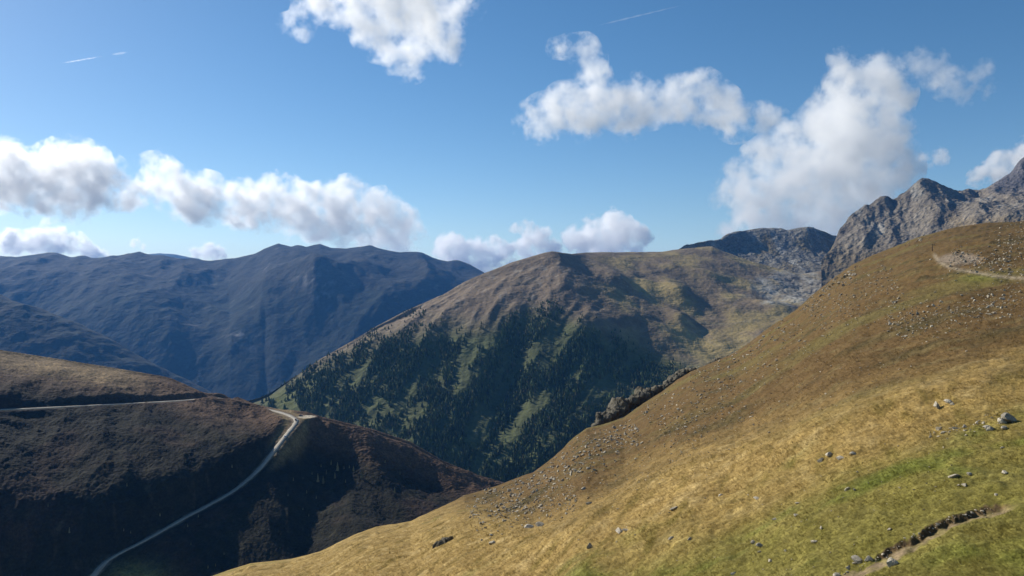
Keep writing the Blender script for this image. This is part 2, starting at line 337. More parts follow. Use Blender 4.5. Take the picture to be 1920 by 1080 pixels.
tree_py = np.interp(L.U, [480, 560, 620, 700, 800, 900, 1000, 1100, 1200, 1300, 1400], [735, 700, 670, 640, 610, 600, 575, 600, 640, 680, 720])
c = mixc(c, (0.080, 0.090, 0.036), sst(-25, 40, py - tree_py + 25 * n))
c = mixc(c, (0.10, 0.11, 0.035), np.exp(-((L.U - 530) / 30) ** 2 - ((py - 752) / 20) ** 2))
c = mixc(c, (0.33, 0.32, 0.28), sst(0.18, 0.55, boul + 0.25 * n2) * (0.6 + 0.4 * np.clip(n2 * 2, -1, 1)))
c = mixc(c, (0.30, 0.27, 0.22), sst(0.25, 0.5, fbm(L.X / 22, L.Y / 60, 4, 59)) * sst(640, 560, py) * sst(1100, 1020, L.U) * 0.5)
def near_line(pts, U, PYv):
    pts = np.array(pts, float); best = np.full(U.shape, 1e9)
    for a, b_ in zip(pts[:-1], pts[1:]):
        d = b_ - a; t = np.clip(((U - a[0]) * d[0] + (PYv - a[1]) * d[1]) / (d @ d), 0, 1)
        best = np.minimum(best, np.hypot(U - a[0] - t * d[0], PYv - a[1] - t * d[1]))
    return best
for pts in (((1230, 625), (1290, 602), (1360, 608), (1420, 600)), ((1290, 605), (1330, 640), (1360, 655)), ((1240, 622), (1255, 650))):
    c = mixc(c, (0.27, 0.22, 0.12), np.exp(-(near_line(pts, L.U, py) / 2.2) ** 2) * 0.7)
L.build('forested_mountain', M_MOUNT, c)
CL = L

# --- heath hill with the road
road_px = [(-250, 781, 650), (-100, 774, 705), (0, 768, 740), (50, 766, 755), (150, 761, 790), (250, 756, 830), (340, 751, 870), (385, 747, 895), (412, 746.5, 907), (428, 748.5, 916), (452, 754, 924), (488, 765, 912), (515, 770.5, 893), (533, 775.5, 872), (547, 781, 852),
           (555, 787.5, 835), (553, 795, 823), (541, 810, 805), (527, 828, 788), (510, 850, 771), (490, 875, 754), (460, 903, 735), (430, 925, 718), (385, 950, 697), (340, 974, 677), (300, 997, 660), (262, 1018, 647), (232, 1033, 638), (200, 1052, 628), (175, 1080, 613), (152, 1112, 600), (120, 1155, 587)]
def catmull(pts, m):
    pts = np.array(pts, float); out = []
    p = np.vstack([2 * pts[0] - pts[1], pts, 2 * pts[-1] - pts[-2]])
    for i in range(1, len(p) - 2):
        for s in np.arange(m) / m:
            out.append(0.5 * (2 * p[i] + (p[i+1] - p[i-1]) * s + (2*p[i-1] - 5*p[i] + 4*p[i+1] - p[i+2]) * s*s + (3*p[i] - p[i-1] - 3*p[i+1] + p[i+2]) * s**3))
    out.append(p[-2]); return np.array(out)
RD = catmull([P(*q) for q in road_px], 10)
for _ in range(6):                                            # even out the grade
    RD[1:-1, 2] = (RD[:-2, 2] + 2 * RD[1:-1, 2] + RD[2:, 2]) / 4
B0 = [(-300, 1400, 486), (0, 1350, 516), (175, 1300, 536), (400, 1260, 556), (600, 1200, 548), (800, 1130, 627), (1000, 1100, 704)]
B1 = [(-300, 1250, 536), (0, 1200, 566), (175, 1130, 593), (400, 1100, 613), (600, 1060, 621), (800, 1000, 706), (1000, 980, 765)]
B2 = [(-300, 1130, 573), (0, 1110, 595), (175, 1080, 613), (262, 1018, 647), (340, 974, 677), (430, 925, 718), (490, 875, 754), (540, 832, 791), (600, 862, 791), (700, 895, 796), (800, 930, 811), (1000, 960, 833)]
B3 = [(-300, 950, 595), (0, 950, 620), (175, 925, 651), (262, 900, 682), (340, 880, 709), (430, 850, 750), (490, 818, 790), (540, 790, 825), (600, 822, 828), (700, 852, 837), (800, 895, 850), (1000, 937, 862)]
B4 = [(-300, 785, 640), (0, 771, 737), (150, 764, 787), (250, 759, 827), (340, 754, 867), (385, 750, 892), (440, 772, 872), (490, 778, 872), (540, 780, 850), (575, 784, 853), (600, 797, 853), (700, 825, 862), (800, 869, 872), (1000, 927, 880)]
Bc = [(-300, 625, 800), (-100, 650, 850), (0, 667, 880), (100, 682, 900), (200, 697, 915), (300, 713, 925), (322, 718, 925), (350, 730, 918), (375, 741, 908), (390, 745, 905), (412, 745, 912), (440, 750, 900), (490, 760, 895), (530, 774, 880), (560, 779, 870), (575, 780, 868),
      (600, 789, 870), (640, 799, 875), (700, 814, 885), (770, 838, 895), (830, 873, 905), (880, 894, 915), (930, 912, 925), (1000, 935, 940)]
L = Loft(np.arange(-300, 1000, 2.4), [B0, B1, B2, B3, B4, Bc, behind(Bc, 45, -12), behind(Bc, 250, -150)], [20, 65, 75, 75, 50, 12, 8], 2)
amp = np.clip((5.3 - L.s) / 1.0, 0.05, 1) * sst(0, 0.5, L.s + 0.5)
L.Z += amp * (7.5 * ridged((L.X + 0.5 * L.Y) / 95, (L.Y - 0.5 * L.X) / 210, 3, 61) + 2.6 * fbm(L.X / 28, L.Y / 28, 4, 62))
# hollow right of the road
dn = near_line([(P(*q)[0], P(*q)[1]) for q in ((585, 850, 795), (590, 930, 740), (575, 1000, 680), (560, 1080, 610))], L.X, L.Y)
L.Z -= 20 * np.exp(-(dn / 32) ** 2) * np.clip(4.2 - L.s, 0, 1)
L.Z += (1.5 * np.abs(fbm(L.X / 6.5, L.Y / 6.5, 3, 63)) + 0.9 * fbm(L.X / 2.6, L.Y / 2.6, 2, 64)) * np.clip((5.6 - L.s), 0.3, 1)
best = np.full(L.X.shape, 1e9); rz = np.zeros(L.X.shape)
for i in range(0, len(RD) - 1):
    a, b_ = RD[i], RD[i + 1]; d = (b_ - a)[:2]; dd = d @ d + 1e-9
    t = np.clip(((L.X - a[0]) * d[0] + (L.Y - a[1]) * d[1]) / dd, 0, 1)
    ds = np.hypot(L.X - a[0] - t * d[0], L.Y - a[1] - t * d[1]); k = ds < best
    best = np.where(k, ds, best); rz = np.where(k, a[2] + t * (b_[2] - a[2]), rz)
pk = P(575, 781, 856)                                         # gravel car park on the saddle
dpk = np.hypot((L.X - pk[0]) / 13.0, (L.Y - pk[1]) / 13.0)
wr = 1 - sst(4.6, 15, best); L.Z = L.Z * (1 - wr) + (rz - 0.35) * wr
wp = 1 - sst(0.75, 1.3, dpk); L.Z = L.Z * (1 - wp) + (pk[2] - 0.2) * wp
L.finish(sum([20, 65, 75, 75, 50]))
py = L.py(); n = fbm(L.X / 60, L.Y / 60, 4, 65); n2 = fbm(L.X / 9, L.Y / 9, 3, 66)
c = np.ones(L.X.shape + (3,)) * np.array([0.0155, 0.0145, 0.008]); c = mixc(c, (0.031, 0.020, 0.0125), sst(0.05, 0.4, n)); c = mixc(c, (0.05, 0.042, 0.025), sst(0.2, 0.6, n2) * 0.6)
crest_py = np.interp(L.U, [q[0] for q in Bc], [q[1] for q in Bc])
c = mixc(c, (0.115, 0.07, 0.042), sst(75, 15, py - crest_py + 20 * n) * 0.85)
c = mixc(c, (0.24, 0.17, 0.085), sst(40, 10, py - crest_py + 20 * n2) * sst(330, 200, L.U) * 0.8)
c = mixc(c, (0.16, 0.15, 0.05), np.exp(-((L.U - 260) / 55) ** 2 - ((py - 1085) / 30) ** 2))
c = mixc(c, (0.20, 0.15, 0.07), np.exp(-((best - 9) / 4) ** 2) * sst(490, 530, L.U) * 0.9)
c = mixc(c, (0.20, 0.17, 0.12), (1 - sst(2.5, 5.5, best + 2.5 * n2)) * 0.8)
c = mixc(c, (0.34, 0.29, 0.21), 1 - sst(0.6, 0.95, dpk + 0.15 * n2))
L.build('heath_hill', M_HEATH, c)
HL = L
def ribbon(name, pts, hw, lift, mat):
    t = np.gradient(pts, axis=0); t[:, 2] = 0; t /= np.linalg.norm(t, axis=1)[:, None] + 1e-9
    nrm = np.stack([-t[:, 1], t[:, 0], 0 * t[:, 0]], 1); hwv = np.broadcast_to(np.asarray(hw, float), (len(pts),))[:, None]
    up = np.array([0, 0, lift]); rows = [pts + nrm * hwv - up * 4, pts + nrm * hwv + up, pts + up * 1.1, pts - nrm * hwv + up, pts - nrm * hwv - up * 4]
    V = np.stack(rows, 1).reshape(-1, 3)
    o = link(name, mesh_np(name, V, grid_faces(len(pts), 5), mat)); o['kind'] = 'structure'; return o
ribbon('road', RD, 2.3 + 0.5 * vn2(np.arange(len(RD)) * 0.31, np.zeros(len(RD)) + 0.5, 67), 0.12, M_ROAD)

# --- foreground meadow slope
ridge = [(100, 1215, 96), (300, 1118, 108), (415, 1080, 118), (470, 1061, 125), (545, 1052, 130), (600, 1035, 135), (665, 1001, 140), (705, 986, 146), (770, 976, 150), (810, 955, 155), (870, 925, 162), (930, 910, 170), (1000, 886, 178), (1040, 856, 188), (1075, 822, 198), (1100, 804, 206),
         (1130, 797, 210), (1170, 783, 214), (1205, 757, 222), (1240, 735, 230), (1270, 712, 238), (1295, 697, 244), (1340, 678, 254), (1375, 664, 262), (1410, 640, 272), (1440, 616, 282), (1475, 593, 292), (1490, 583, 297), (1520, 556, 306), (1560, 525, 314), (1600, 496, 320), (1640, 478, 324),
         (1680, 462, 327), (1715, 447, 330), (1750, 437, 333), (1790, 426, 336), (1850, 418, 340), (1920, 415, 344), (2000, 408, 348), (2300, 395, 360)]
fpx = np.concatenate([np.arange(200, 1990, 2.5), np.arange(1990, 4000, 9.0)])
rg = np.array(ridge); Yr = np.interp(fpx, rg[:, 0], rg[:, 2]); PYr = np.interp(fpx, rg[:, 0], rg[:, 1])
Yr = np.convolve(np.pad(Yr, 5, 'edge'), np.ones(11) / 11, 'valid'); Zr = (540 - PYr) / F * Yr
NR = 395; tt = np.concatenate([np.linspace(0, 1, NR), 1 + np.linspace(0.01, 1, 22) ** 1.5])
kx = (fpx - 960) / F
Y0 = 1.2 * np.ones_like(fpx)
# near start: feet, then geometric spacing
Yn = np.clip(9.6 / (0.385 + (0.4 * kx - 0.145)), 10, 70)
Yg = np.empty((len(tt), len(fpx)))
for i, t in enumerate(tt):
    if t < 0.06: Yg[i] = Y0 + (Yn - Y0) * (t / 0.06)
    elif t <= 1: Yg[i] = Yn * (Yr / Yn) ** (((t - 0.06) / 0.94 + 0.03) ** 1.45 / 1.03 ** 1.45)
    else: Yg[i] = Yr + (t - 1) * 240
class FG(Loft):
    def __init__(self): pass
L = FG(); L.px = fpx; L.Y = Yg; L.X = kx[None, :] * Yg; L.U = fpx[None, :] * np.ones_like(Yg)
d = np.maximum(0, Yg - Yr[None, :])
def plane(X, Y): return -9.6 + 0.4 * X - 0.145 * Y + 7.9 * np.exp(-(X * X + Y * Y) / 81.0)
Yc = np.minimum(Yg, Yr[None, :]); Xc = kx[None, :] * Yc
w = (Yc / Yr[None, :]) ** 1.4
L.Z = plane(Xc, Yc) + (Zr - plane(kx * Yr, Yr))[None, :] * w
L.Z -= 0.30 * d + 0.0042 * d * d
fade = np.clip((1.02 - Yg / Yr[None, :]) / 0.12, 0.3, 1); fade[d > 0] = 0.3
# nearer spur: swell below the dividing line, trough above it
div = np.array([(200, 1045), (600, 1032), (780, 985), (900, 975), (1000, 995), (1080, 985), (1200, 905), (1300, 862), (1500, 800), (1700, 742), (1920, 690), (2200, 640)], float)
pyd = np.interp(fpx, div[:, 0], div[:, 1])
py0 = 540 - L.Z / L.Y * F; above = pyd[None, :] - py0            # >0 beyond the spur
L.Z += fade * (0.012 * L.Y) * (0.6 * np.exp(-((above + 25) / 40.0) ** 2) - 0.9 * np.exp(-((above - 40) / 38.0) ** 2))
u_ = (0.145 * L.X + 0.4 * L.Y) / 0.425; v_ = (0.4 * L.X - 0.145 * L.Y) / 0.425
near = np.clip(L.Y / 60, 0.35, 1)
L.Z += fade * (1.1 * near * fbm(L.X / 42, L.Y / 42, 3, 71) + 0.45 * fbm(L.X / 11, L.Y / 11, 3, 72) + 0.16 * fbm(u_ / 6, v_ / 1.6, 3, 73) + 0.10 * fbm(L.X / 0.9, L.Y / 0.9, 3, 74) + 0.10 * np.abs(fbm(u_ / 1.3, v_ / 0.6, 2, 76)))
L.Z += fade * np.where(above > 0, 1, 0.25) * sst(60, 120, L.Y) * 0.5 * ridged(L.X / 5, L.Y / 7, 3, 75)
L.finish(NR - 1)
# eroded trench of the foot path
path_px = [(1905, 942), (1890, 946), (1850, 955), (1800, 968), (1765, 982), (1740, 997), (1705, 1017), (1680, 1033), (1655, 1050), (1625, 1066), (1590, 1078), (1560, 1095), (1530, 1110)]
PT = catmull([L.at(*q) for q in path_px], 8)
best = np.full(L.X.shape, 1e9); side = np.zeros(L.X.shape); pt = np.zeros(L.X.shape)
for i in range(len(PT) - 1):
    a, b_ = PT[i], PT[i + 1]; dv = (b_ - a)[:2]; dd = dv @ dv + 1e-9
    t = np.clip(((L.X - a[0]) * dv[0] + (L.Y - a[1]) * dv[1]) / dd, 0, 1)
    ds = np.hypot(L.X - a[0] - t * dv[0], L.Y - a[1] - t * dv[1]); k = ds < best
    sg = np.sign((L.X - a[0]) * dv[1] - (L.Y - a[1]) * dv[0])
    best = np.where(k, ds, best); side = np.where(k, sg, side); pt = np.where(k, (i + t) / (len(PT) - 1), pt)
sd_ = best * side                                             # >0 = uphill (far) side
pw = 0.15 + 0.10 * vn2(pt * 17, pt * 0 + 0.5, 77) + 0.06 * vn2(pt * 60, pt * 0 + 0.5, 70) + 0.12 * sst(0.4, 0.8, pt)
deep = 0.17 * sst(0.0, 0.12, pt) * (1 - 0.8 * sst(0.4, 0.75, pt)) + 0.03
endf = sst(0.0, 0.12, pt) * (1 - sst(0.9, 1.0, pt))
inup = 1 - sst(pw, pw + 0.14, sd_); inlow = 1 - sst(pw * 0.6, pw + 0.9, -sd_)
inpath = np.where(sd_ > 0, inup, 1 - sst(pw, pw + 0.2, best)) * endf
L.Z -= deep * np.where(sd_ > 0, inup, inlow) * endf * (best < 3) * (1 + 0.3 * fbm(L.X / 0.5, L.Y / 0.5, 2, 78))
L.finish(NR - 1)
FGL = L
# colours of the sward
def fg_color(U, PYv, X, Y, Z):
    n = fbm(X / 9, Y / 9, 4, 81); n2 = fbm(X / 2.2, Y / 2.2, 3, 82); n3 = fbm(X / 30, Y / 30, 3, 83)
    st = fbm((0.145 * X + 0.4 * Y) / 0.425 / 5, (0.4 * X - 0.145 * Y) / 0.425 / 1.1, 3, 84)
    ab = np.interp(U, div[:, 0], div[:, 1]) - PYv
    gold = np.array([0.232, 0.157, 0.054]); c = np.ones(X.shape + (3,)) * gold
    c = mixc(c, (0.31, 0.22, 0.09), sst(0.0, 0.5, n2 + 0.4 * st)); c = mixc(c, (0.15, 0.105, 0.03), sst(0.05, 0.5, -st))
    green_py = np.interp(U, [900, 1100, 1300, 1500, 1700, 1920, 2200], [1150, 1060, 975, 890, 815, 755, 715])
    gm = sst(-70, 130, PYv - green_py + 75 * n + 40 * n2)
    c = mixc(c, (0.118, 0.108, 0.024), gm * 0.85); c = mixc(c, (0.088, 0.106, 0.017), sst(0.1, 0.5, n + 0.3 * n2) * gm * 0.8)
    c = mixc(c, (0.135, 0.115, 0.032), sst(0.1, 0.5, n3 + 0.5 * n) * sst(1100, 700, U) * 0.7)
    heath = sst(-35, 70, ab + 40 * n + 18 * n2)
    hc = np.ones(X.shape + (3,)) * np.array([0.160, 0.098, 0.038]); hc = mixc(hc, (0.10, 0.075, 0.03), sst(0.0, 0.45, n)); hc = mixc(hc, (0.19, 0.135, 0.055), sst(0.05, 0.5, n2)); hc = mixc(hc, (0.17, 0.13, 0.045), sst(0.1, 0.45, n3))
    hc = hc * 0.60; heath = heath * (1 - 0.55 * sst(930, 830, U) * sst(930, 990, PYv))
    c = c * (1 - heath[..., None]) + hc * heath[..., None]
    c = mixc(c, (0.12, 0.115, 0.025), np.exp(-((U - 1835) / 42) ** 2 - ((PYv - 521) / 9) ** 2) * 0.9)
    return c * np.array([1.30, 1.31, 1.28])
py = L.py(); c = fg_color(L.U, py, L.X, L.Y, L.Z)
upper = sst(pw - 0.12, pw, sd_) * (1 - sst(pw + 0.12, pw + 0.2, sd_)) * endf
c = mixc(c, (0.21, 0.155, 0.09), inpath * (1 - upper) * (0.75 + 0.25 * np.clip(fbm(L.X / 0.4, L.Y / 0.4, 2, 79) * 3, -1, 1)))
c = mixc(c, (0.12, 0.075, 0.042), np.clip(upper * (deep > 0.10), 0, 1) * 0.9)
trail = [(1752, 478), (1760, 490), (1775, 499), (1800, 506), (1830, 511), (1870, 518), (1920, 522), (2000, 526)]
c = mixc(c, (0.30, 0.24, 0.16), np.exp(-(near_line(trail, L.U, py) / 3.0) ** 2) * 0.95)
grv = np.exp(-((L.U - 1800) / 48) ** 2 - ((py - 486) / 14) ** 2)
c = mixc(c, (0.24, 0.19, 0.14), sst(0.35, 0.7, grv + 0.15 * fbm(L.X / 4, L.Y / 4, 3, 85)) * 0.85)
L.build('meadow_slope', M_MEADOW, c)

# --- valley floor under everything
gx_ = np.linspace(-12500, 12500, 60); gy_ = np.linspace(-350, 15200, 60); GX, GY = np.meshgrid(gx_, gy_)
V = np.stack([GX, GY, -905 + 4 * fbm(GX / 900, GY / 900, 3, 5)], -1).reshape(-1, 3)
o = link('valley_ground', mesh_np('valley_ground', V, grid_faces(60, 60), M_FAR, np.ones((3600, 3)) * np.array([0.04, 0.05, 0.025]))); o['kind'] = 'structure'

# ------------------------------------------------------------------ rocks
def rock_mesh(name, seed, mat, sub=2, flat=(1, 1, 1), cuts=10):
    r = np.random.default_rng(seed); bm = bmesh.new(); bmesh.ops.create_icosphere(bm, subdivisions=sub, radius=1.0)
    co = np.array([v.co[:] for v in bm.verts])
    for _ in range(cuts):                                     # planar facets
        nv = r.normal(size=3); nv /= np.linalg.norm(nv); dd = r.uniform(0.30, 0.66); e = co @ nv - dd
        co = co - np.clip(e, 0, None)[:, None] * nv * 0.92
    co *= (1 + 0.10 * vn3(co[:, 0] * 2.3 + seed, co[:, 1] * 2.3, co[:, 2] * 2.3, seed))[:, None]
    co *= np.array(flat); Fv = np.array([[v.index for v in f.verts] for f in bm.faces]); bm.free()
    return co, Fv
ROCKV = [rock_mesh('r', 100 + i, None, 2, (1, 0.8, 0.55 + 0.05 * (i % 4))) for i in range(8)]
ROCKME = [mesh_np('rock', co, Fv, M_ROCK, None, False) for co, Fv in ROCKV]
RUBBLEME = [mesh_np('rock', co, Fv, M_RUBBLE, None, False) for co, Fv in ROCKV]
SMALLV = [rock_mesh('s', 200 + i, None, 1, (1, 0.75, 0.6)) for i in range(8)]
def place_rock(px, py, wpx, kind, label, group=None, asp=1.0, tilt=0.0, name='boulder', sink=0.25, rz=None):
    q = FGL.at(px, py + 0.2 * wpx); r = wpx * q[1] / F / 2 * 1.18
    o = bpy.data.objects.new(name, (RUBBLEME if label.startswith('grey') and group != 'stones lying on the meadow slope' else ROCKME)[kind % 8]); COL.objects.link(o)
    hz = r * asp; o.location = (q[0], q[1], q[2] + hz * (0.55 - sink))
    o.scale = (r, r * random.uniform(0.8, 1.1), hz / 0.6 if asp < 1.5 else hz); o.rotation_euler = (tilt * 0.3, tilt, random.uniform(0, 6.28) if rz is None else rz)
    return tag(o, label, 'rock', group)
NAMED = [
 (1675, 1052, 33, 0, 'largest pale boulder with a dark side, beside the eroded foot path', 0.75),
 (1609, 1050, 26, 1, 'grey lichened rock left of the largest boulder by the path', 0.7),
 (1628, 1046, 20, 2, 'pale rock touching the lichened rock at the path bend', 0.6),
 (1590, 1063, 14, 3, 'small pale rock below the lichened rock at the path bend', 0.6),
 (1568, 1076, 17, 4, 'brownish round rock at the lowest end of the foot path', 0.8),
 (1668, 991, 11, 5, 'small pale stone alone in green grass above the foot path', 0.6),
 (1896, 783, 36, 6, 'largest white block of the stone row at the right edge', 0.6),
 (1880, 789, 20, 7, 'rounded white rock leaning against the largest white block', 0.7),
 (1850, 797, 26, 0, 'flat white slab in the stone row left of the white block', 0.4),
 (1858, 802, 20, 2, 'pale rounded slab just below the flat white slab', 0.5),
 (1885, 802, 14, 1, 'upright pale stone under the largest white block', 0.9),
 (1756, 763, 18, 3, 'upright pale slab standing beside a dark hollow', 1.7),
 (1775, 752, 18, 4, 'leaning pale rock above the dark hollow', 1.0),
 (1786, 756, 12, 5, 'small pale rock right of the leaning rock over the hollow', 0.5),
 (1758, 803, 16, 6, 'pale stone left in the row of white stones', 0.5),
 (1768, 810, 12, 7, 'small stone under the row of white stones', 0.5),
 (1789, 801, 15, 1, 'pale stone at the middle of the white stone row', 0.5),
 (1556, 849, 26, 2, 'largest flat grey slab of the small outcrop in golden grass', 0.4),
 (1538, 862, 18, 3, 'pale stone at the left foot of the small grass outcrop', 0.6),
 (1578, 855, 22, 0, 'mossy grey slab right in the small grass outcrop', 0.4),
 (1600, 848, 18, 5, 'broken pale stones at the right end of the grass outcrop', 0.5),
 (1785, 890, 27, 6, 'low flat grey stone in the green turf', 0.35),
 (1817, 888, 14, 7, 'small round white stone right of the low flat grey stone', 0.7),
 (1884, 882, 20, 1, 'pale flat stone in green turf near the right edge', 0.35),
 (1810, 908, 14, 2, 'right stone of the cream pair in green turf', 0.5),
 (1798, 909, 10, 3, 'left stone of the cream pair in green turf', 0.6),
 (1867, 926, 9, 4, 'tiny cream stone above the dark path bank', 0.7),
 (1880, 838, 14, 5, 'pale stone in the brightest green turf at right', 0.4),
 (1587, 918, 14, 6, 'white crumbly rock in the golden green grass', 0.9),
 (1602, 918, 8, 7, 'small white stone right of the white crumbly rock', 0.8),
 (1493, 963, 18, 0, 'flat white stone lying alone in golden grass', 0.4),
 (1496, 942, 11, 1, 'small flat stone above the lone flat white stone', 0.4),
 (1453, 972, 12, 2, 'small cream stone left of the lone flat white stone', 0.5),
 (1540, 991, 9, 3, 'small upright white stone in golden grass', 1.2),
 (1528, 1014, 21, 4, 'tilted white slab in grass near the lower edge', 0.6),
 (1413, 1016, 15, 5, 'left rock of the white pair in golden grass', 0.6),
 (1427, 1021, 18, 6, 'right and larger rock of the white pair in golden grass', 0.5),
 (1423, 1034, 11, 7, 'small stone just below the white pair', 0.6),
 (1473, 1031, 13, 0, 'pale stone between the white pair and the tilted slab', 0.6),
 (1444, 1050, 10, 1, 'small pale stone below the white pair near the lower edge', 0.8),
 (1293, 1009, 14, 2, 'slanting pale stone left of the white pair', 0.5),
 (1375, 1074, 18, 3, 'pale stone cut by the lower edge of the view', 0.5),
 (1418, 932, 20, 4, 'grey rock of the cluster in the middle golden grass', 0.5),
 (1350, 927, 14, 5, 'pale flat stone left of the cluster in the golden grass', 0.4),
 (995, 984, 24, 6, 'left slab of the pale flat pair on the brown slope', 0.4),
 (1014, 981, 24, 7, 'right slab of the pale flat pair on the brown slope', 0.4),
 (1094, 915, 17, 0, 'big cream boulder at the lower edge of the scree', 0.7),
 (1103, 943, 14, 1, 'cream boulder below the scree on brown grass', 0.7),
 (1105, 1025, 15, 2, 'pinkish upright rock in golden grass below the scree', 1.0),
 (1162, 994, 24, 3, 'mossy flat slab of the dark outcrop in golden grass', 0.4),
 (1175, 991, 16, 4, 'pale slab on top of the dark outcrop in golden grass', 0.4),
 (1258, 1008, 16, 5, 'rounded pale rock in golden grass left of the stones', 0.6),
 (1262, 951, 24, 6, 'long pale slab in golden grass right of the dark outcrop', 0.35),
 (921, 1017, 18, 7, 'dark mossy rock on the low grassy shoulder', 0.6),
 (1781, 508, 5, 2, 'single bright white stone below the gravel trail', 0.9),
 (1767, 523, 4, 3, 'small white stone below the single bright white stone', 0.9),
 (1746, 486, 6, 4, 'white rock at the bend of the gravel trail', 0.8),
]
for (px, py_, wpx, kd, lab, asp) in NAMED:
    place_rock(px, py_, wpx, kd, lab, 'stones lying on the meadow slope', asp, random.uniform(-0.25, 0.25))
# grey outcrop strip on the low shoulder, one rib of rock
def rib(name, pts, w, h, mat, label, cat, seed, nl=60, nc=22, jag=0.35):
    pts = catmull(pts, max(2, nl // (len(pts) - 1))); n_ = len(pts)
    t = np.gradient(pts, axis=0); t[:, 2] = 0; t /= np.linalg.norm(t, axis=1)[:, None]
    nr_ = np.stack([t[:, 1], -t[:, 0], 0 * t[:, 0]], 1); V = []
    for j in range(nc):
        a = math.pi * j / (nc - 1); e = np.clip(np.sin(np.linspace(0.0, math.pi, n_)), 0, 1) ** 0.45 * (0.72 + 0.75 * np.abs(vn2(np.arange(n_) * 7.0 / n_ + seed, np.zeros(n_) + 0.4, seed)) + 0.25 * vn2(np.arange(n_) * 21.0 / n_, np.zeros(n_) + 0.4, seed + 2))
        V.append(pts + nr_ * (math.cos(a) * w * e)[:, None] + np.array([0, 0, 1.0]) * ((max(0.0, math.sin(a)) ** 0.6) * h * e - 0.18 * h)[:, None])
    V = np.stack(V, 1); q = V.reshape(-1, 3); sc = 1.0 / h
    nn = vn3(q[:, 0] * sc * 1.3, q[:, 1] * sc * 1.3, q[:, 2] * sc * 1.3, seed) * 0.6 + vn3(q[:, 0] * sc * 3.4, q[:, 1] * sc * 3.4, q[:, 2] * sc * 4, seed + 1) * 0.4
    blk = np.round(nn * 3.5) / 3.5
    cen = np.repeat(pts[:, None, :], nc, 1).reshape(-1, 3); out = q - cen; out /= np.linalg.norm(out, axis=1)[:, None] + 1e-6
    q = q + out * (jag * h * (0.55 * blk + 0.6 * nn))[:, None]
    o = link(name, mesh_np(name, q, grid_faces(n_, nc), mat, None, False)); return tag(o, label, cat)
def gp(px, py_, dz=0.0): q = FGL.at(px, py_); q[2] += dz; return q
rib('rock_outcrop', [gp(812, 1027), gp(825, 1021), gp(838, 1015), gp(852, 1009)], 0.5, 0.55, M_CRAG, 'thin grey rock outcrop on the low grassy shoulder', 'rock', 301, 30, 12)
def at_depth(px, py_, Y): return P(px, py_, Y)
rib('rocky_crag', [at_depth(1112, 805, 214), at_depth(1134, 788, 222), at_depth(1165, 770, 227), at_depth(1200, 752, 231), at_depth(1228, 738, 235), at_depth(1244, 727, 238)], 3.0, 3.7, M_CRAG, 'dark craggy rock rib standing along the edge of the brown slope', 'crag', 311, 110, 30, 0.42)
rib('rocky_crag', [at_depth(1244, 726, 240), at_depth(1262, 713, 244), at_depth(1285, 700, 248), at_depth(1305, 692, 252)], 2.4, 1.9, M_CRAG, 'low rock rib just above the dark crag on the slope edge', 'crag', 317, 50, 18, 0.4)
rib('rocky_crag', [at_depth(1320, 688, 257), at_depth(1345, 677, 261), at_depth(1372, 666, 266)], 1.6, 1.0, M_CRAG, 'small low rock rib highest along the slope edge', 'crag', 323, 40, 14, 0.4)

# scree: sample points by zone
zones = [  # (centre line, half width px, count, min w, max w, label)
 ([(880, 968), (960, 930), (1050, 880), (1120, 838), (1200, 808)], 26, 560, 3.5, 9, 'pale angular stone in the scree below the dark crag'),
 ([(930, 955), (1010, 945), (1080, 925)], 22, 200, 3.5, 8, 'pale angular stone in the scree below the dark crag'),
 ([(1230, 805), (1300, 740), (1400, 680), (1500, 610)], 45, 420, 3, 7.5, 'pale stone on the steep brown slope above the crag'),
 ([(1520, 600), (1600, 560), (1680, 520)], 40, 320, 2.5, 6.5, 'pale stone scattered over the upper brown hillside'),
 ([(1660, 600), (1760, 590), (1920, 560)], 26, 330, 3, 8, 'pale stone in the stony band on the upper right hillside'),
 ([(1780, 480), (1840, 490), (1930, 500)], 18, 200, 2.5, 8, 'grey block in the rubble beside the gravel trail'),
 ([(1860, 470), (1930, 440)], 20, 110, 2.5, 7, 'grey block in the rubble beside the gravel trail'),
 ([(1500, 585), (1545, 545), (1600, 505)], 12, 120, 3, 8, 'grey rock along the skyline edge of the hillside'),
 ([(1690, 450), (1730, 448)], 6, 30, 3, 8, 'grey rock along the skyline edge of the hillside'),
 ([(1270, 850), (1300, 780), (1400, 740)], 40, 110, 3, 7, 'pale stone on the steep brown slope above the crag'),
 ([(1740, 812), (1800, 800), (1900, 775)], 10, 34, 4, 9, 'small white stone in the row of stones at right'),
 ([(1560, 1075), (1640, 1052), (1700, 1015), (1780, 975), (1860, 952)], 6, 45, 3, 9, 'small stone on the bare earth of the foot path'),
 ([(1050, 1060), (1400, 980), (1800, 900)], 120, 90, 2.5, 6, 'tiny pale stone half hidden in the near grass'),
 ([(1100, 940), (1200, 870), (1400, 790), (1700, 660)], 40, 140, 2.5, 6, 'tiny pale stone in the brown grass of the middle slope'),
]
samples = []
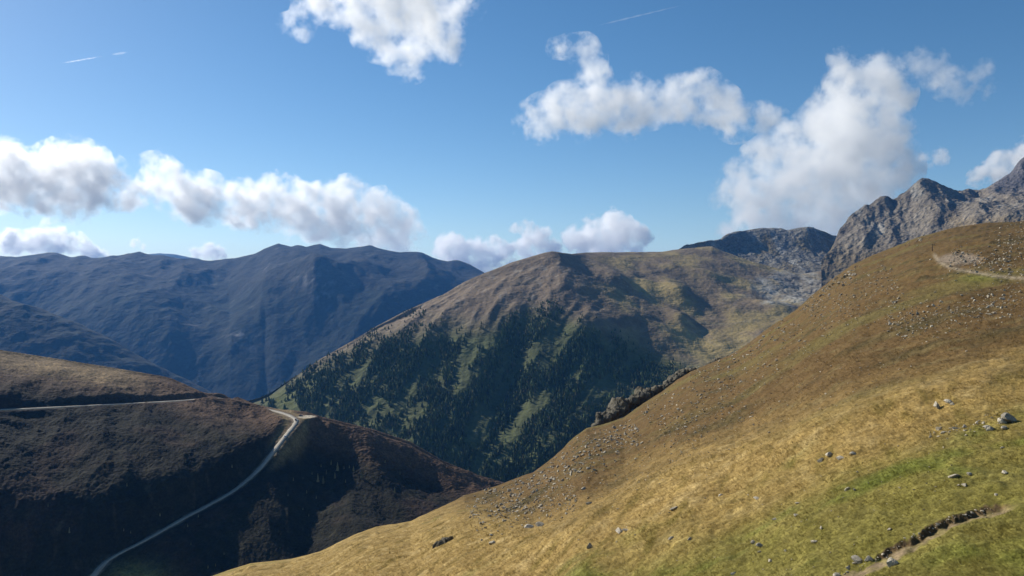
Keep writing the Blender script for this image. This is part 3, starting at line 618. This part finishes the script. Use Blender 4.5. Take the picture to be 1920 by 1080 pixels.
for zi, (ln, hw, cnt, w0, w1, lab) in enumerate(zones):
    ln = np.array(ln, float); seg = np.hypot(*(ln[1:] - ln[:-1]).T); cum = np.concatenate([[0], np.cumsum(seg)])
    for _ in range(int(cnt * 1.8)):
        s_ = rng.uniform(0, cum[-1]); k = min(np.searchsorted(cum, s_, 'right') - 1, len(seg) - 1); f_ = (s_ - cum[k]) / seg[k]
        q = ln[k] * (1 - f_) + ln[k + 1] * f_; dv = (ln[k + 1] - ln[k]) / seg[k]
        off = rng.normal() * hw * 0.75; px, py_ = q[0] - dv[1] * off, q[1] + dv[0] * off + abs(rng.normal()) * 2
        if py_ < np.interp(px, rg[:, 0], rg[:, 1]) + 3 or px > 1990 or py_ > 1085: continue
        wv = w0 + (w1 - w0) * rng.random() ** 3.4
        samples.append((wv, px, py_, lab))
samples.sort(key=lambda t: -t[0])
GRP = {}
nind = 243
for wv, px, py_, lab in samples[:nind]:
    place_rock(px, py_, wv * 1.05, rng.integers(8), lab, lab.replace('pale ', 'pale ') + ' group', rng.uniform(0.5, 0.9), rng.uniform(-0.3, 0.3), 'stone', 0.2)
Vs, Fs, Cs, off = [], [], [], 0
for wv, px, py_, lab in samples[nind:]:
    q = FGL.at(px, py_); r = wv * q[1] / F / 2 * 1.3; co, Fv = SMALLV[rng.integers(8)]
    a = rng.uniform(0, 6.28); ca, sa = math.cos(a), math.sin(a)
    v = co * np.array([r, r * rng.uniform(0.7, 1), r * rng.uniform(0.7, 1.2)]); v = np.stack([v[:, 0] * ca - v[:, 1] * sa, v[:, 0] * sa + v[:, 1] * ca, v[:, 2]], 1)
    Vs.append(v + q + np.array([0, 0, r * 0.32])); Fs.append(Fv + off); off += len(v)
    Cs.append(np.ones((len(v), 3)) * np.array([0.50, 0.43, 0.32]) * rng.uniform(0.4, 1.15))
o = link('scree', mesh_np('scree', np.concatenate(Vs), np.concatenate(Fs), M_STUFFROCK, np.concatenate(Cs), False)); tag(o, 'countless small pale stones strewn over the brown slope', 'stones', None, 'stuff')

# ------------------------------------------------------------------ grass
NT = 165000
U = rng.uniform(420, 2600, NT * 2); PYv = rng.uniform(470, 1120, NT * 2)
cidx = np.clip(np.interp(U, fpx, np.arange(len(fpx))), 0, len(fpx) - 2).astype(int)
PYm = np.minimum.accumulate(FGL.PY, axis=0)
pos = np.zeros((len(U), 3)); ok = np.zeros(len(U), bool)
for cc in np.unique(cidx):
    m = cidx == cc; r = np.interp(-PYv[m], -PYm[:, cc], np.arange(NR)); r0 = np.minimum(r.astype(int), NR - 2); fr = r - r0
    for k, A in enumerate((FGL.X, FGL.Y, FGL.Z)): pos[m, k] = A[r0, cc] * (1 - fr) + A[r0 + 1, cc] * fr
    ok[m] = (PYv[m] > PYr[cc] + 3) & (r < NR - 3)
ip = inpath[np.clip(np.zeros(len(U), int), 0, 0), cidx] * 0
pd = np.full(len(U), 1e9)
for i in range(0, len(PT) - 1):
    a, b_ = PT[i], PT[i + 1]; dv = (b_ - a)[:2]; t = np.clip(((pos[:, 0] - a[0]) * dv[0] + (pos[:, 1] - a[1]) * dv[1]) / (dv @ dv + 1e-9), 0, 1)
    pd = np.minimum(pd, np.hypot(pos[:, 0] - a[0] - t * dv[0], pos[:, 1] - a[1] - t * dv[1]))
abv = np.interp(U, div[:, 0], div[:, 1]) - PYv
ok &= (pd > 0.42) & (rng.random(len(U)) < np.where(abv > 0, 0.45, 1.0) * np.clip(1.6 - pos[:, 1] / 170, 0.5, 1))
sel = np.where(ok)[0][:NT]; pos, U, PYv = pos[sel], U[sel], PYv[sel]; n_ = len(sel)
gc = fg_color(U, PYv, pos[:, 0], pos[:, 1], pos[:, 2])
BL = 4; V = np.zeros((n_, BL, 3, 3), np.float32); CC = np.zeros((n_, BL, 3, 3), np.float32)
tall = 0.5 + 0.5 * sst(-0.3, 0.5, fbm(pos[:, 0] / 1.6, pos[:, 1] / 1.6, 3, 91))
Hh = (0.035 + 0.055 * tall) * rng.uniform(0.7, 1.4, n_) * np.clip(pos[:, 1] / 32, 0.8, 2.4)
for b in range(BL):
    a = rng.uniform(0, 2 * np.pi, n_); rr = rng.uniform(0, 1, n_) * Hh * 0.9; hgt = Hh * rng.uniform(0.6, 1.1, n_); wdt = Hh * 0.07 + 0.004
    base = pos + np.stack([np.cos(a) * rr, np.sin(a) * rr, -0.02 + 0 * a], 1)
    lean = np.stack([np.cos(a) * 0.5 - 0.35, np.sin(a) * 0.5 + 0.05, 0.9 + 0 * a], 1) * hgt[:, None]
    a2 = rng.uniform(0, 2 * np.pi, n_); pr = np.stack([np.cos(a2), np.sin(a2), 0 * a], 1) * wdt[:, None]
    V[:, b, 0] = base - pr; V[:, b, 1] = base + pr; V[:, b, 2] = base + lean
    CC[:, b] = (gc * rng.uniform(0.8, 1.4, n_)[:, None])[:, None, :]
o = link('grass', mesh_np('grass', V.reshape(-1, 3), np.arange(n_ * BL * 3).reshape(-1, 3), M_GRASS, CC.reshape(-1, 3), False))
tag(o, 'dry golden and green mountain grass covering the near slope', 'grass', None, 'stuff')

# ------------------------------------------------------------------ trees
def conifer(seed, tiers, sides, width, droop=0.25):
    r = np.random.default_rng(seed); V, Fv = [], []
    for k in range(tiers):
        z0 = 0.10 + 0.80 * k / tiers; z1 = min(1.0, z0 + 1.7 / tiers + 0.06); rad = width * (1 - (k / tiers)) ** 0.8 * r.uniform(0.8, 1.15) + 0.015
        b = len(V); V.append((r.normal() * 0.01, r.normal() * 0.01, z1)); ph = r.uniform(0, 6.28)
        for j in range(sides):
            a = ph + 2 * math.pi * j / sides; rj = rad * (r.uniform(0.75, 1.2) if j % 2 == 0 else r.uniform(0.35, 0.6))
            V.append((math.cos(a) * rj, math.sin(a) * rj, z0 - (droop * rad if j % 2 == 0 else -0.02)))
        for j in range(sides): Fv.append((b, b + 1 + j, b + 1 + (j + 1) % sides))
    return np.array(V), np.array(Fv)
def trunk_arrays():
    V, Fv = [], []
    for z, rr in ((0, 0.022), (0.5, 0.012), (0.95, 0.002)):
        for j in range(5): V.append((math.cos(j * 1.2566) * rr, math.sin(j * 1.2566) * rr, z))
    for k in range(2):
        for j in range(5): Fv.append((k * 5 + j, k * 5 + (j + 1) % 5, k * 5 + 5 + (j + 1) % 5, k * 5 + 5 + j))
    return np.array(V), np.array(Fv)
tv, tf = trunk_arrays(); TRUNK = mesh_np('trunk', tv, tf, M_TRUNK)
CROWN = [mesh_np('crown', *conifer(400 + i, 9, 12, 0.19 + 0.025 * (i % 3)), M_NEEDLE, None, False) for i in range(5)]
LCROWN = [mesh_np('crown', *conifer(420 + i, 9, 12, 0.15 + 0.02 * (i % 3), 0.1), M_LARCH, None, False) for i in range(4)]
LOW = [conifer(440 + i, 4, 6, 0.20 + 0.03 * (i % 3)) for i in range(6)]
def tree(name, q, h, crowns, label, group):
    e = empty(name, q, rng.uniform(0, 6.28), h); tag(e, label, 'tree', group)
    c_ = bpy.data.objects.new('crown', crowns[rng.integers(len(crowns))]); COL.objects.link(c_); c_.parent = e
    t_ = bpy.data.objects.new('trunk', TRUNK); COL.objects.link(t_); t_.parent = e
    return e
# forest on the middle mountain
NTRY = 70000
U = rng.uniform(490, 1420, NTRY); V_ = rng.uniform(560, 925, NTRY)
tl = np.interp(U, [480, 560, 620, 700, 760, 800, 850, 900, 950, 1000, 1040, 1080, 1150, 1200, 1260, 1330, 1420], [742, 700, 664, 628, 612, 606, 640, 640, 590, 580, 560, 600, 628, 660, 690, 735, 800])
nz = fbm((U + 0.7 * V_) / 42, (V_ - 0.3 * U) / 120, 4, 95); nz2 = fbm(U / 22, V_ / 30, 3, 96)
dens = sst(-0.22, 0.3, nz + 0.45 * nz2 + 0.06) * sst(-22, 30, V_ - tl + 50 * nz2)
gaps = [([(812, 628), (822, 690), (815, 705)], 13), ([(965, 560), (925, 610), (885, 660)], 15), ([(1075, 590), (1010, 650), (965, 700), (925, 760), (880, 800)], 14), ([(1100, 600), (1060, 640), (1010, 690)], 10),
        ([(790, 765), (750, 800), (735, 815)], 18), ([(1010, 760), (950, 815), (895, 872)], 12), ([(525, 740), (545, 760)], 18), ([(1110, 740), (1140, 720)], 20), ([(890, 540), (870, 600)], 10), ([(700, 640), (690, 690)], 7)]
for pts, gw in gaps: dens *= 0.06 + 0.94 * sst(gw * 0.5, gw * 1.2, near_line(pts, U, V_) + 6 * nz2)
vis = np.minimum(np.interp(U, rg[:, 0], rg[:, 1]), np.where(U < 935, np.interp(U, [q[0] for q in Bc], [q[1] for q in Bc]), 2000)) + 14
keep = (rng.random(NTRY) < dens * 0.7) & (V_ < vis); idx = np.where(keep)[0]
pts = [(CL.at(U[i], V_[i]), U[i], V_[i]) for i in idx]
hts = [rng.uniform(6.0, 14.5) * (0.65 + 0.35 * min(1, max(0, (v - np.interp(u, [480, 700, 1000, 1300], [730, 620, 570, 690])) / 60))) for q, u, v in pts]
order = sorted(range(len(pts)), key=lambda i: -hts[i] / pts[i][0][1])
for i in order[:300]:
    tree('spruce_tree', pts[i][0] - np.array([0, 0, 0.5]), hts[i], CROWN, 'tall dark conifer in the forest at the foot of the middle mountain', 'large conifers of the valley forest')
Vs, Fs, Cs, off = [], [], [], 0
for i in order[300:]:
    q, u, v = pts[i]; co, Fv = LOW[rng.integers(6)]; h = hts[i]; a = rng.uniform(0, 6.28); ca, sa = math.cos(a), math.sin(a); wd = rng.uniform(0.9, 1.7)
    vv = np.stack([(co[:, 0] * ca - co[:, 1] * sa) * h * wd, (co[:, 0] * sa + co[:, 1] * ca) * h * wd, co[:, 2] * h - 0.5], 1)
    Vs.append(vv + q); Fs.append(Fv + off); off += len(vv)
    g_ = rng.random(); base = np.array([0.046, 0.066, 0.031]) if g_ < 0.5 else (np.array([0.080, 0.105, 0.040]) if g_ < 0.92 else np.array([0.10, 0.095, 0.04]))
    Cs.append(np.ones((len(vv), 3)) * base * rng.uniform(0.7, 1.35))
o = link('conifer_forest', mesh_np('conifer_forest', np.concatenate(Vs), np.concatenate(Fs), M_FOREST, np.concatenate(Cs), False))
tag(o, 'dense conifer forest covering the flank of the middle mountain', 'forest', None, 'stuff')
# young larches on the dark hill
LT = [(633, 884, 16, 'tallest pale larch in the group on the dark hillside right of the road'), (678, 898, 17, 'lone tall pale larch at the right of the hillside group'), (596, 905, 16, 'slim larch at the lower left of the hillside group'), (606, 908, 15, 'slim larch right beside the lower left larch of the group'),
      (628, 898, 12, None), (621, 872, 9, None), (663, 884, 10, None), (612, 890, 9, None), (740, 925, 11, 'single slim larch far right on the dark hillside'), (660, 956, 8, None), (550, 902, 7, None), (568, 956, 5, None), (579, 968, 5, None), (618, 988, 6, None), (727, 970, 7, None), (772, 963, 7, None),
      (770, 872, 7, None), (722, 868, 6, None), (593, 935, 6, None), (690, 918, 5, None), (668, 915, 5, None), (648, 905, 6, None), (585, 890, 6, None), (602, 876, 6, None), (645, 880, 7, None), (655, 878, 6, None), (700, 895, 6, None), (540, 930, 5, None), (575, 925, 6, None), (710, 945, 5, None), (685, 880, 7, None), (750, 890, 6, None),
      (348, 868, 8, 'larger pale larch on the slope left of the road'), (410, 835, 6, None), (435, 877, 6, None), (310, 890, 5, None), (268, 868, 5, None), (238, 912, 7, None), (300, 968, 6, None), (245, 1000, 5, None), (130, 1000, 11, 'pale larch at the lower left on the dark slope'), (372, 970, 6, None), (352, 988, 6, None), (358, 1022, 6, None), (404, 1062, 6, None), (390, 1066, 7, None), (420, 1040, 5, None), (480, 1000, 5, None), (232, 996, 6, None), (180, 880, 5, None), (60, 900, 6, None), (90, 950, 6, None)]
for (px, py_, hp, lab) in LT:
    q = HL.at(px, py_); tree('larch_tree', q - np.array([0, 0, 0.2]), hp * q[1] / F * 1.15, LCROWN, lab or ('small pale larch on the dark heath right of the road' if px > 500 else 'small pale larch on the dark heath at the left near the lower road'), 'young larches on the dark hillside')

# ------------------------------------------------------------------ cars on the road
def box_bm(bm, x0, x1, y0, y1, z0, z1, tx=0.0, ty=0.0):
    vs = [bm.verts.new(p) for p in ((x0, y0, z0), (x1, y0, z0), (x1, y1, z0), (x0, y1, z0), (x0 + tx, y0 + ty, z1), (x1 - tx, y0 + ty, z1), (x1 - tx, y1 - ty, z1), (x0 + tx, y1 - ty, z1))]
    for f in ((3, 2, 1, 0), (4, 5, 6, 7), (0, 1, 5, 4), (1, 2, 6, 5), (2, 3, 7, 6), (3, 0, 4, 7)): bm.faces.new([vs[i] for i in f])
def bm_me(name, bm, mat):
    me = bpy.data.meshes.new(name); bm.to_mesh(me); bm.free(); me.materials.append(mat); return me
M_GLASS = plain_mat('car_glass', (0.02, 0.025, 0.03), 0.08, 0.5); M_TYRE = plain_mat('tyre_rubber', (0.02, 0.02, 0.02), 0.85, 0.1); M_RIM = plain_mat('wheel_rim', (0.35, 0.35, 0.36), 0.35, 0.5)
def car(q, rz, paint, label, van=False):
    e = empty('car', q, rz); tag(e, label, 'car', 'cars on the pass road')
    Lh, Wh = (2.5, 0.95) if van else (2.15, 0.88)
    bm = bmesh.new(); box_bm(bm, -Lh, Lh, -Wh, Wh, 0.28, 0.9, 0.08, 0.04); bmesh.ops.bevel(bm, geom=bm.edges[:], offset=0.10, segments=2, affect='EDGES')
    body = link('body', bm_me('body', bm, paint), e)
    bm = bmesh.new(); box_bm(bm, -Lh + 0.25, Lh * (0.62 if van else 0.42), -Wh + 0.06, Wh - 0.06, 0.88, 2.0 if van else 1.48, 0.55, 0.16); bmesh.ops.bevel(bm, geom=bm.edges[:], offset=0.06, segments=2, affect='EDGES')
    link('cabin', bm_me('cabin', bm, paint), e)
    z0, z1 = 1.0, (1.75 if van else 1.36); xa, xb = -Lh + 0.75, Lh * (0.62 if van else 0.42) - 0.6
    for s in (-1, 1):
        bm = bmesh.new(); t = 0.16 * (z0 - 0.88) / (1.12 if van else 0.6); t1 = 0.16 * (z1 - 0.88) / (1.12 if van else 0.6)
        vs = [bm.verts.new(p) for p in ((xa, s * (Wh - 0.06 - t + 0.012), z0), (xb, s * (Wh - 0.06 - t + 0.012), z0), (xb - 0.1, s * (Wh - 0.06 - t1 + 0.012), z1), (xa + 0.1, s * (Wh - 0.06 - t1 + 0.012), z1))]
        bm.faces.new(vs); bmesh.ops.solidify(bm, geom=bm.faces[:], thickness=0.01); link('window', bm_me('window', bm, M_GLASS), e)
    xf0, xf1 = Lh * (0.62 if van else 0.42), Lh * (0.62 if van else 0.42) - 0.55
    bm = bmesh.new(); vs = [bm.verts.new(p) for p in ((xf0 - 0.08, -Wh + 0.2, 0.99), (xf0 - 0.08, Wh - 0.2, 0.99), (xf1 + 0.07, Wh - 0.3, z1 + 0.04), (xf1 + 0.07, -Wh + 0.3, z1 + 0.04))]
    bm.faces.new(vs); bmesh.ops.translate(bm, verts=bm.verts[:], vec=(0.025, 0, 0.02)); bmesh.ops.solidify(bm, geom=bm.faces[:], thickness=0.01); link('windscreen', bm_me('windscreen', bm, M_GLASS), e)
    for x in (-Lh * 0.62, Lh * 0.62):
        for s in (-1, 1):
            bm = bmesh.new(); bmesh.ops.create_cone(bm, cap_ends=True, segments=14, radius1=0.32, radius2=0.32, depth=0.22, matrix=Matrix.Translation((x, s * (Wh - 0.06), 0.32)) @ Matrix.Rotation(math.pi / 2, 4, 'X'))
            wv = link('wheel', bm_me('wheel', bm, M_TYRE), e)
            bm = bmesh.new(); bmesh.ops.create_cone(bm, cap_ends=True, segments=12, radius1=0.19, radius2=0.19, depth=0.04, matrix=Matrix.Translation((x, s * (Wh + 0.06), 0.32)) @ Matrix.Rotation(math.pi / 2, 4, 'X'))
            link('rim', bm_me('rim', bm, M_RIM), wv)
    return e
def road_at(px, py_):
    pr = 540 - RD[:, 2] / RD[:, 1] * F; ur = 960 + RD[:, 0] / RD[:, 1] * F
    i = int(np.argmin(np.hypot(ur - px, pr - py_))); i = min(max(i, 1), len(RD) - 2); t = RD[i + 1] - RD[i - 1]; t /= np.linalg.norm(t)
    return RD[i].copy(), math.atan2(t[1], t[0]), np.array([-t[1], t[0], 0])
C_DARK = plain_mat('dark_car_paint', (0.02, 0.022, 0.03), 0.25, 0.5); C_RED = plain_mat('maroon_car_paint', (0.05, 0.015, 0.012), 0.3, 0.5); C_SIL = plain_mat('silver_car_paint', (0.75, 0.77, 0.8), 0.3, 0.5); C_WHI = plain_mat('cream_car_paint', (0.7, 0.68, 0.62), 0.4, 0.5)
q, a, nr = road_at(533, 821); car(q + nr * 1.4 + np.array([0, 0, 0.14]), a, C_SIL, 'silver van on the road below the hairpin', True)
q, a, nr = road_at(557, 788); car(q - nr * 0.5 + np.array([0, 0, 0.14]), a, C_RED, 'dark maroon car on the bend of the road')
car(P(556, 780, 862) * 0 + np.array([pk[0] - 7.0, pk[1] + 3.0, pk[2] - 0.18]), 0.1, C_DARK, 'black car parked at the edge of the gravel saddle')
q, a, nr = road_at(516, 842); car(q + nr * 1.2 + np.array([0, 0, 0.14]), a, C_WHI, 'small cream car lower down the road behind the silver van')

# trail post
bm = bmesh.new(); bmesh.ops.create_cone(bm, cap_ends=True, segments=8, radius1=0.11, radius2=0.08, depth=1.9, matrix=Matrix.Translation((0, 0, 0.85)))
pm = bm_me('post', bm, plain_mat('weathered_wood', (0.07, 0.05, 0.035), 0.9, 0.1)); e = empty('trail_post', FGL.at(1748, 471)); tag(e, 'thin dark wooden post standing beside the gravel trail', 'post')
link('post', pm, e)
bm = bmesh.new(); box_bm(bm, -0.05, 0.75, -0.03, 0.03, 1.5, 1.75); link('sign_board', bm_me('sign_board', bm, plain_mat('sign_board_wood', (0.30, 0.24, 0.15), 0.9, 0.1)), e)

# ------------------------------------------------------------------ clouds
def cloud_mat(name, dens, aniso=0.5):
    m = bpy.data.materials.new(name); m.use_nodes = True; t = m.node_tree; t.nodes.clear()
    o = t.nodes.new('ShaderNodeOutputMaterial'); v = t.nodes.new('ShaderNodeVolumeScatter')
    v.inputs['Color'].default_value = (0.996, 0.996, 0.998, 1); v.inputs['Density'].default_value = dens; v.inputs['Anisotropy'].default_value = aniso
    t.links.new(v.outputs[0], o.inputs['Volume'])
    return m, t, v
def cloud(D, blobs, label, mfp, rad=None, amp=1.7, edge=(0.26, 1.0), nsc=34, seed=0, hull=1.14, grow=1.2, res=120, detail=0.68):
    """lumpy hull filled with vapour; the vapour thickens towards the core points inside the hull"""
    r = np.random.default_rng(900 + seed); k = D / F; bm = bmesh.new(); cs = []
    mean = np.mean([b[2] for b in blobs]); rad = rad or max(4.0, 0.40 * mean)
    for (px, py_, rd) in blobs:
        rd = rd * grow; c_ = P(px, py_, D); c_[1] = D + r.uniform(-0.7, 0.7) * rd * k; cs.append((c_, rd * k))
        bmesh.ops.create_icosphere(bm, subdivisions=2, radius=rd * k * hull, matrix=Matrix.Translation(c_))
    me = bpy.data.meshes.new('tmp'); bm.to_mesh(me); bm.free(); ob = bpy.data.objects.new('tmp', me); COL.objects.link(ob)
    md = ob.modifiers.new('r', 'REMESH'); md.mode = 'VOXEL'; md.voxel_size = 0.75 * rad * k
    m2 = bpy.data.meshes.new_from_object(ob.evaluated_get(bpy.context.evaluated_depsgraph_get())); bpy.data.objects.remove(ob)
    N = 60.0; cen = np.array([c[0] for c in cs]); rr = np.array([c[1] for c in cs]); vol = rr ** 3; npts = int(N * vol.sum() / (rad * k) ** 3)
    if npts > 60000: N *= 60000 / npts; npts = 60000
    ci = r.choice(len(cs), npts, p=vol / vol.sum()); d_ = r.normal(size=(npts, 3)); d_ /= np.linalg.norm(d_, axis=1)[:, None]
    pts = cen[ci] + d_ * (rr[ci] * r.random(npts) ** (1 / 3))[:, None]
    cnt = (np.linalg.norm(pts[:, None, :] - cen[None], axis=2) <= rr[None] * 1.0001).sum(1); pts = pts[r.random(npts) < 1.0 / np.maximum(cnt, 1)]
    nh = len(m2.vertices); co = np.empty(nh * 3, np.float32); m2.vertices.foreach_get('co', co); m2.vertices.add(len(pts))
    m2.vertices.foreach_set('co', np.concatenate([co, pts.astype(np.float32).ravel()])); m2.update()
    ob = link('cloud', m2); m, t, v = cloud_mat('cloud_vapour', 1.0); VI = 0.4 * N
    pd = t.nodes.new('ShaderNodeTexPointDensity'); pd.point_source = 'OBJECT'; pd.object = ob; pd.resolution = res; pd.radius = rad * k; pd.space = 'OBJECT'; pd.interpolation = 'Linear'
    g = t.nodes.new('ShaderNodeTexCoord'); n = t.nodes.new('ShaderNodeTexNoise'); n.inputs['Scale'].default_value = 1 / (nsc * k); n.inputs['Detail'].default_value = 6; n.inputs['Roughness'].default_value = detail
    t.links.new(g.outputs['Object'], n.inputs['Vector'])
    ma = t.nodes.new('ShaderNodeMath'); ma.operation = 'MULTIPLY_ADD'; ma.inputs[1].default_value = 2 * amp * VI
    t.links.new(n.outputs['Fac'], ma.inputs[0]); t.links.new(pd.outputs['Density'], ma.inputs[2])
    mr = t.nodes.new('ShaderNodeMapRange'); mr.inputs[1].default_value = (edge[0] + amp) * VI; mr.inputs[2].default_value = (edge[1] + amp) * VI; mr.inputs[3].default_value = 0; mr.inputs[4].default_value = 0.95 / (mfp * k)
    t.links.new(ma.outputs[0], mr.inputs[0]); t.links.new(mr.outputs[0], v.inputs['Density'])
    m2.materials.clear(); m2.materials.append(m)
    return tag(ob, label, 'cloud', 'clouds in the sky')
cloud(20000, [(-90, 330, 60), (-40, 325, 60), (20, 322, 52), (70, 335, 60), (125, 330, 62), (150, 312, 46), (165, 297, 30), (205, 345, 48), (245, 368, 36), (270, 378, 26), (60, 375, 40), (130, 375, 40)], 'bright heaped cloud at the left end of the long cloud bank', 15, seed=1)
cloud(19500, [(293, 322, 30), (303, 298, 20), (315, 352, 40), (345, 372, 40), (390, 376, 44), (440, 384, 42), (490, 386, 44), (528, 360, 34), (555, 392, 50), (605, 404, 52), (648, 365, 34), (645, 412, 48), (690, 402, 44), (717, 372, 20), (732, 424, 44), (768, 412, 22), (760, 448, 36), (700, 445, 40), (600, 430, 30)], 'long heaped cloud bank stretching over the blue mountains', 15, seed=2)
cloud(23000, [(25, 458, 24), (60, 452, 27), (100, 452, 26), (132, 458, 22), (165, 474, 18), (200, 482, 13), (90, 412, 10), (110, 430, 10)], 'low small cloud just above the left mountain crest', 6, seed=3)
cloud(24000, [(255, 457, 11), (265, 462, 8)], 'tiny puff of cloud over the left mountain crest', 6, seed=4, nsc=16)
cloud(24000, [(385, 471, 17), (402, 478, 17), (366, 474, 11), (420, 486, 10)], 'small round cloud sitting on the distant ridge', 6, seed=5, nsc=20)
cloud(21000, [(842, 455, 22), (850, 475, 32), (882, 482, 34), (925, 465, 22), (948, 482, 26), (900, 505, 28), (815, 475, 14)], 'twin topped cloud rising left of the middle mountain top', 7, seed=6)
cloud(22000, [(985, 423, 18), (962, 424, 11), (1003, 448, 24), (1022, 445, 18), (985, 472, 26), (1030, 470, 26)], 'small billowing cloud behind the middle mountain top', 7, seed=7)
cloud(21500, [(1078, 448, 24), (1066, 444, 17), (1110, 432, 26), (1098, 413, 10), (1150, 422, 28), (1155, 397, 10), (1180, 437, 28), (1140, 455, 36), (1203, 447, 20), (1100, 468, 26), (1190, 465, 24)], 'cauliflower cloud above the meadow plateau right of the mountain top', 7, seed=8)
cloud(16500, [(1352, 442, 16), (1400, 432, 34), (1470, 430, 38), (1550, 432, 34), (1570, 105, 22), (1600, 140, 38), (1642, 108, 20), (1640, 170, 52), (1680, 175, 36), (1560, 205, 44), (1622, 240, 72), (1680, 255, 44), (1520, 262, 52), (1462, 282, 42), (1560, 312, 72), (1640, 318, 66), (1430, 306, 40), (1398, 338, 40), (1375, 370, 34), (1480, 350, 62), (1560, 375, 60), (1636, 362, 44), (1398, 382, 38), (1378, 404, 28), (1440, 400, 44), (1362, 432, 18), (1520, 410, 40), (1590, 420, 22)], 'towering grey and white cloud above the rocky peaks', 15, seed=9, amp=2.0, edge=(0.2, 1.3), nsc=48)
cloud(12000, [(1740, 140, 28), (1785, 148, 32), (1830, 150, 28), (1705, 112, 24), (1805, 180, 22), (1770, 110, 18), (1850, 170, 18)], 'thin ragged veil of cloud right of the towering cloud', 32, seed=10, amp=2.0, edge=(0.3, 1.2), nsc=40)
cloud(11000, [(1735, 298, 16), (1752, 297, 18), (1775, 298, 10)], 'small fluffy cloud over the rocky summit', 16, seed=11, nsc=22)
cloud(11500, [(1845, 330, 18), (1872, 312, 28), (1912, 312, 36), (1955, 295, 42), (1885, 345, 24), (1830, 345, 14)], 'cloud cut by the right edge beside the dark peak', 13, seed=12, edge=(0.3, 0.8))
cloud(10000, [(1042, 92, 15), (1065, 92, 18), (1095, 95, 20), (1118, 105, 18), (1112, 145, 26), (1122, 190, 36), (1062, 205, 38), (1022, 222, 34), (985, 236, 20), (1080, 236, 26), (1152, 212, 38), (1182, 230, 26), (1205, 158, 22), (1222, 192, 34), (1262, 172, 24), (1312, 178, 32), (1342, 208, 34), (1385, 222, 30), (1425, 228, 26), (1460, 225, 18), (1270, 205, 26), (965, 200, 8)], 'drifting ragged cloud in the middle of the sky', 13, seed=13, amp=1.8, edge=(0.2, 1.4), nsc=42, grow=1.36, hull=1.2, rad=15)
cloud(8000, [(535, 45, 18), (575, 68, 12), (548, 65, 12), (590, 20, 20), (640, 15, 26), (690, 30, 34), (718, 72, 38), (762, 100, 34), (770, 40, 54), (822, 50, 38), (842, 100, 24), (872, 20, 26), (905, 5, 16), (700, -30, 60), (800, -45, 70), (600, -30, 40)], 'ragged white cloud cut by the upper edge of the view', 16, seed=14, amp=1.9, edge=(0.22, 1.5), nsc=46, grow=1.36, hull=1.2, rad=17)
def contrail(p0, p1, D, w0, w1, dens, label):
    a, b_ = P(*p0, D), P(*p1, D); n_ = 24; V = []
    t = (b_ - a) / np.linalg.norm(b_ - a); s1 = np.cross(t, [0, 1, 0]); s1 /= np.linalg.norm(s1); s2 = np.cross(t, s1)
    for i in range(n_):
        f_ = i / (n_ - 1); rr = (w0 + (w1 - w0) * f_) * D / F / 2 * (1 + 0.25 * math.sin(i * 2.1)) * min(1, 4 * f_ + 0.1, 3 * (1 - f_) + 0.02)
        for j in range(8): V.append(a + (b_ - a) * f_ + (s1 * math.cos(j * 0.7854) + s2 * math.sin(j * 0.7854)) * rr)
    Fq = [(i * 8 + j, i * 8 + (j + 1) % 8, i * 8 + 8 + (j + 1) % 8, i * 8 + 8 + j) for i in range(n_ - 1) for j in range(8)]
    me = mesh_np('contrail', np.array(V), np.array(Fq), cloud_mat('contrail_vapour', dens)[0])
    bm = bmesh.new(); bm.from_mesh(me); bmesh.ops.holes_fill(bm, edges=[e_ for e_ in bm.edges if e_.is_boundary]); bmesh.ops.recalc_face_normals(bm, faces=bm.faces[:]); bm.to_mesh(me); bm.free()
    return tag(link('contrail', me), label, 'contrail', 'aircraft trails')
contrail((113, 119), (192, 105.5), 30000, 2.6, 3.2, 0.004, 'short bright aircraft trail in the upper left sky')
contrail((208, 102.5), (240, 98), 30000, 3.0, 5.0, 0.002, 'faint end of the aircraft trail in the upper left sky')
contrail((1120, 48), (1297, 5.5), 30000, 4.0, 2.2, 0.002, 'long thin aircraft trail at the upper right')

# ------------------------------------------------------------------ haze
bm = bmesh.new(); box_bm(bm, -12700, 12700, -400, 15400, -912, 690)
hm = bpy.data.materials.new('haze_air'); hm.use_nodes = True; t = hm.node_tree; t.nodes.clear()
ho = t.nodes.new('ShaderNodeOutputMaterial'); pv = t.nodes.new('ShaderNodeVolumePrincipled')
pv.inputs['Color'].default_value = (0.12, 0.40, 1.0, 1); pv.inputs['Density'].default_value = 3.3e-5; pv.inputs['Anisotropy'].default_value = 0.2
t.links.new(pv.outputs[0], ho.inputs['Volume'])
try: hm.cycles.homogeneous_volume = True
except Exception: pass
hz_ = link('haze', bm_me('haze', bm, hm)); hz_['kind'] = 'stuff'
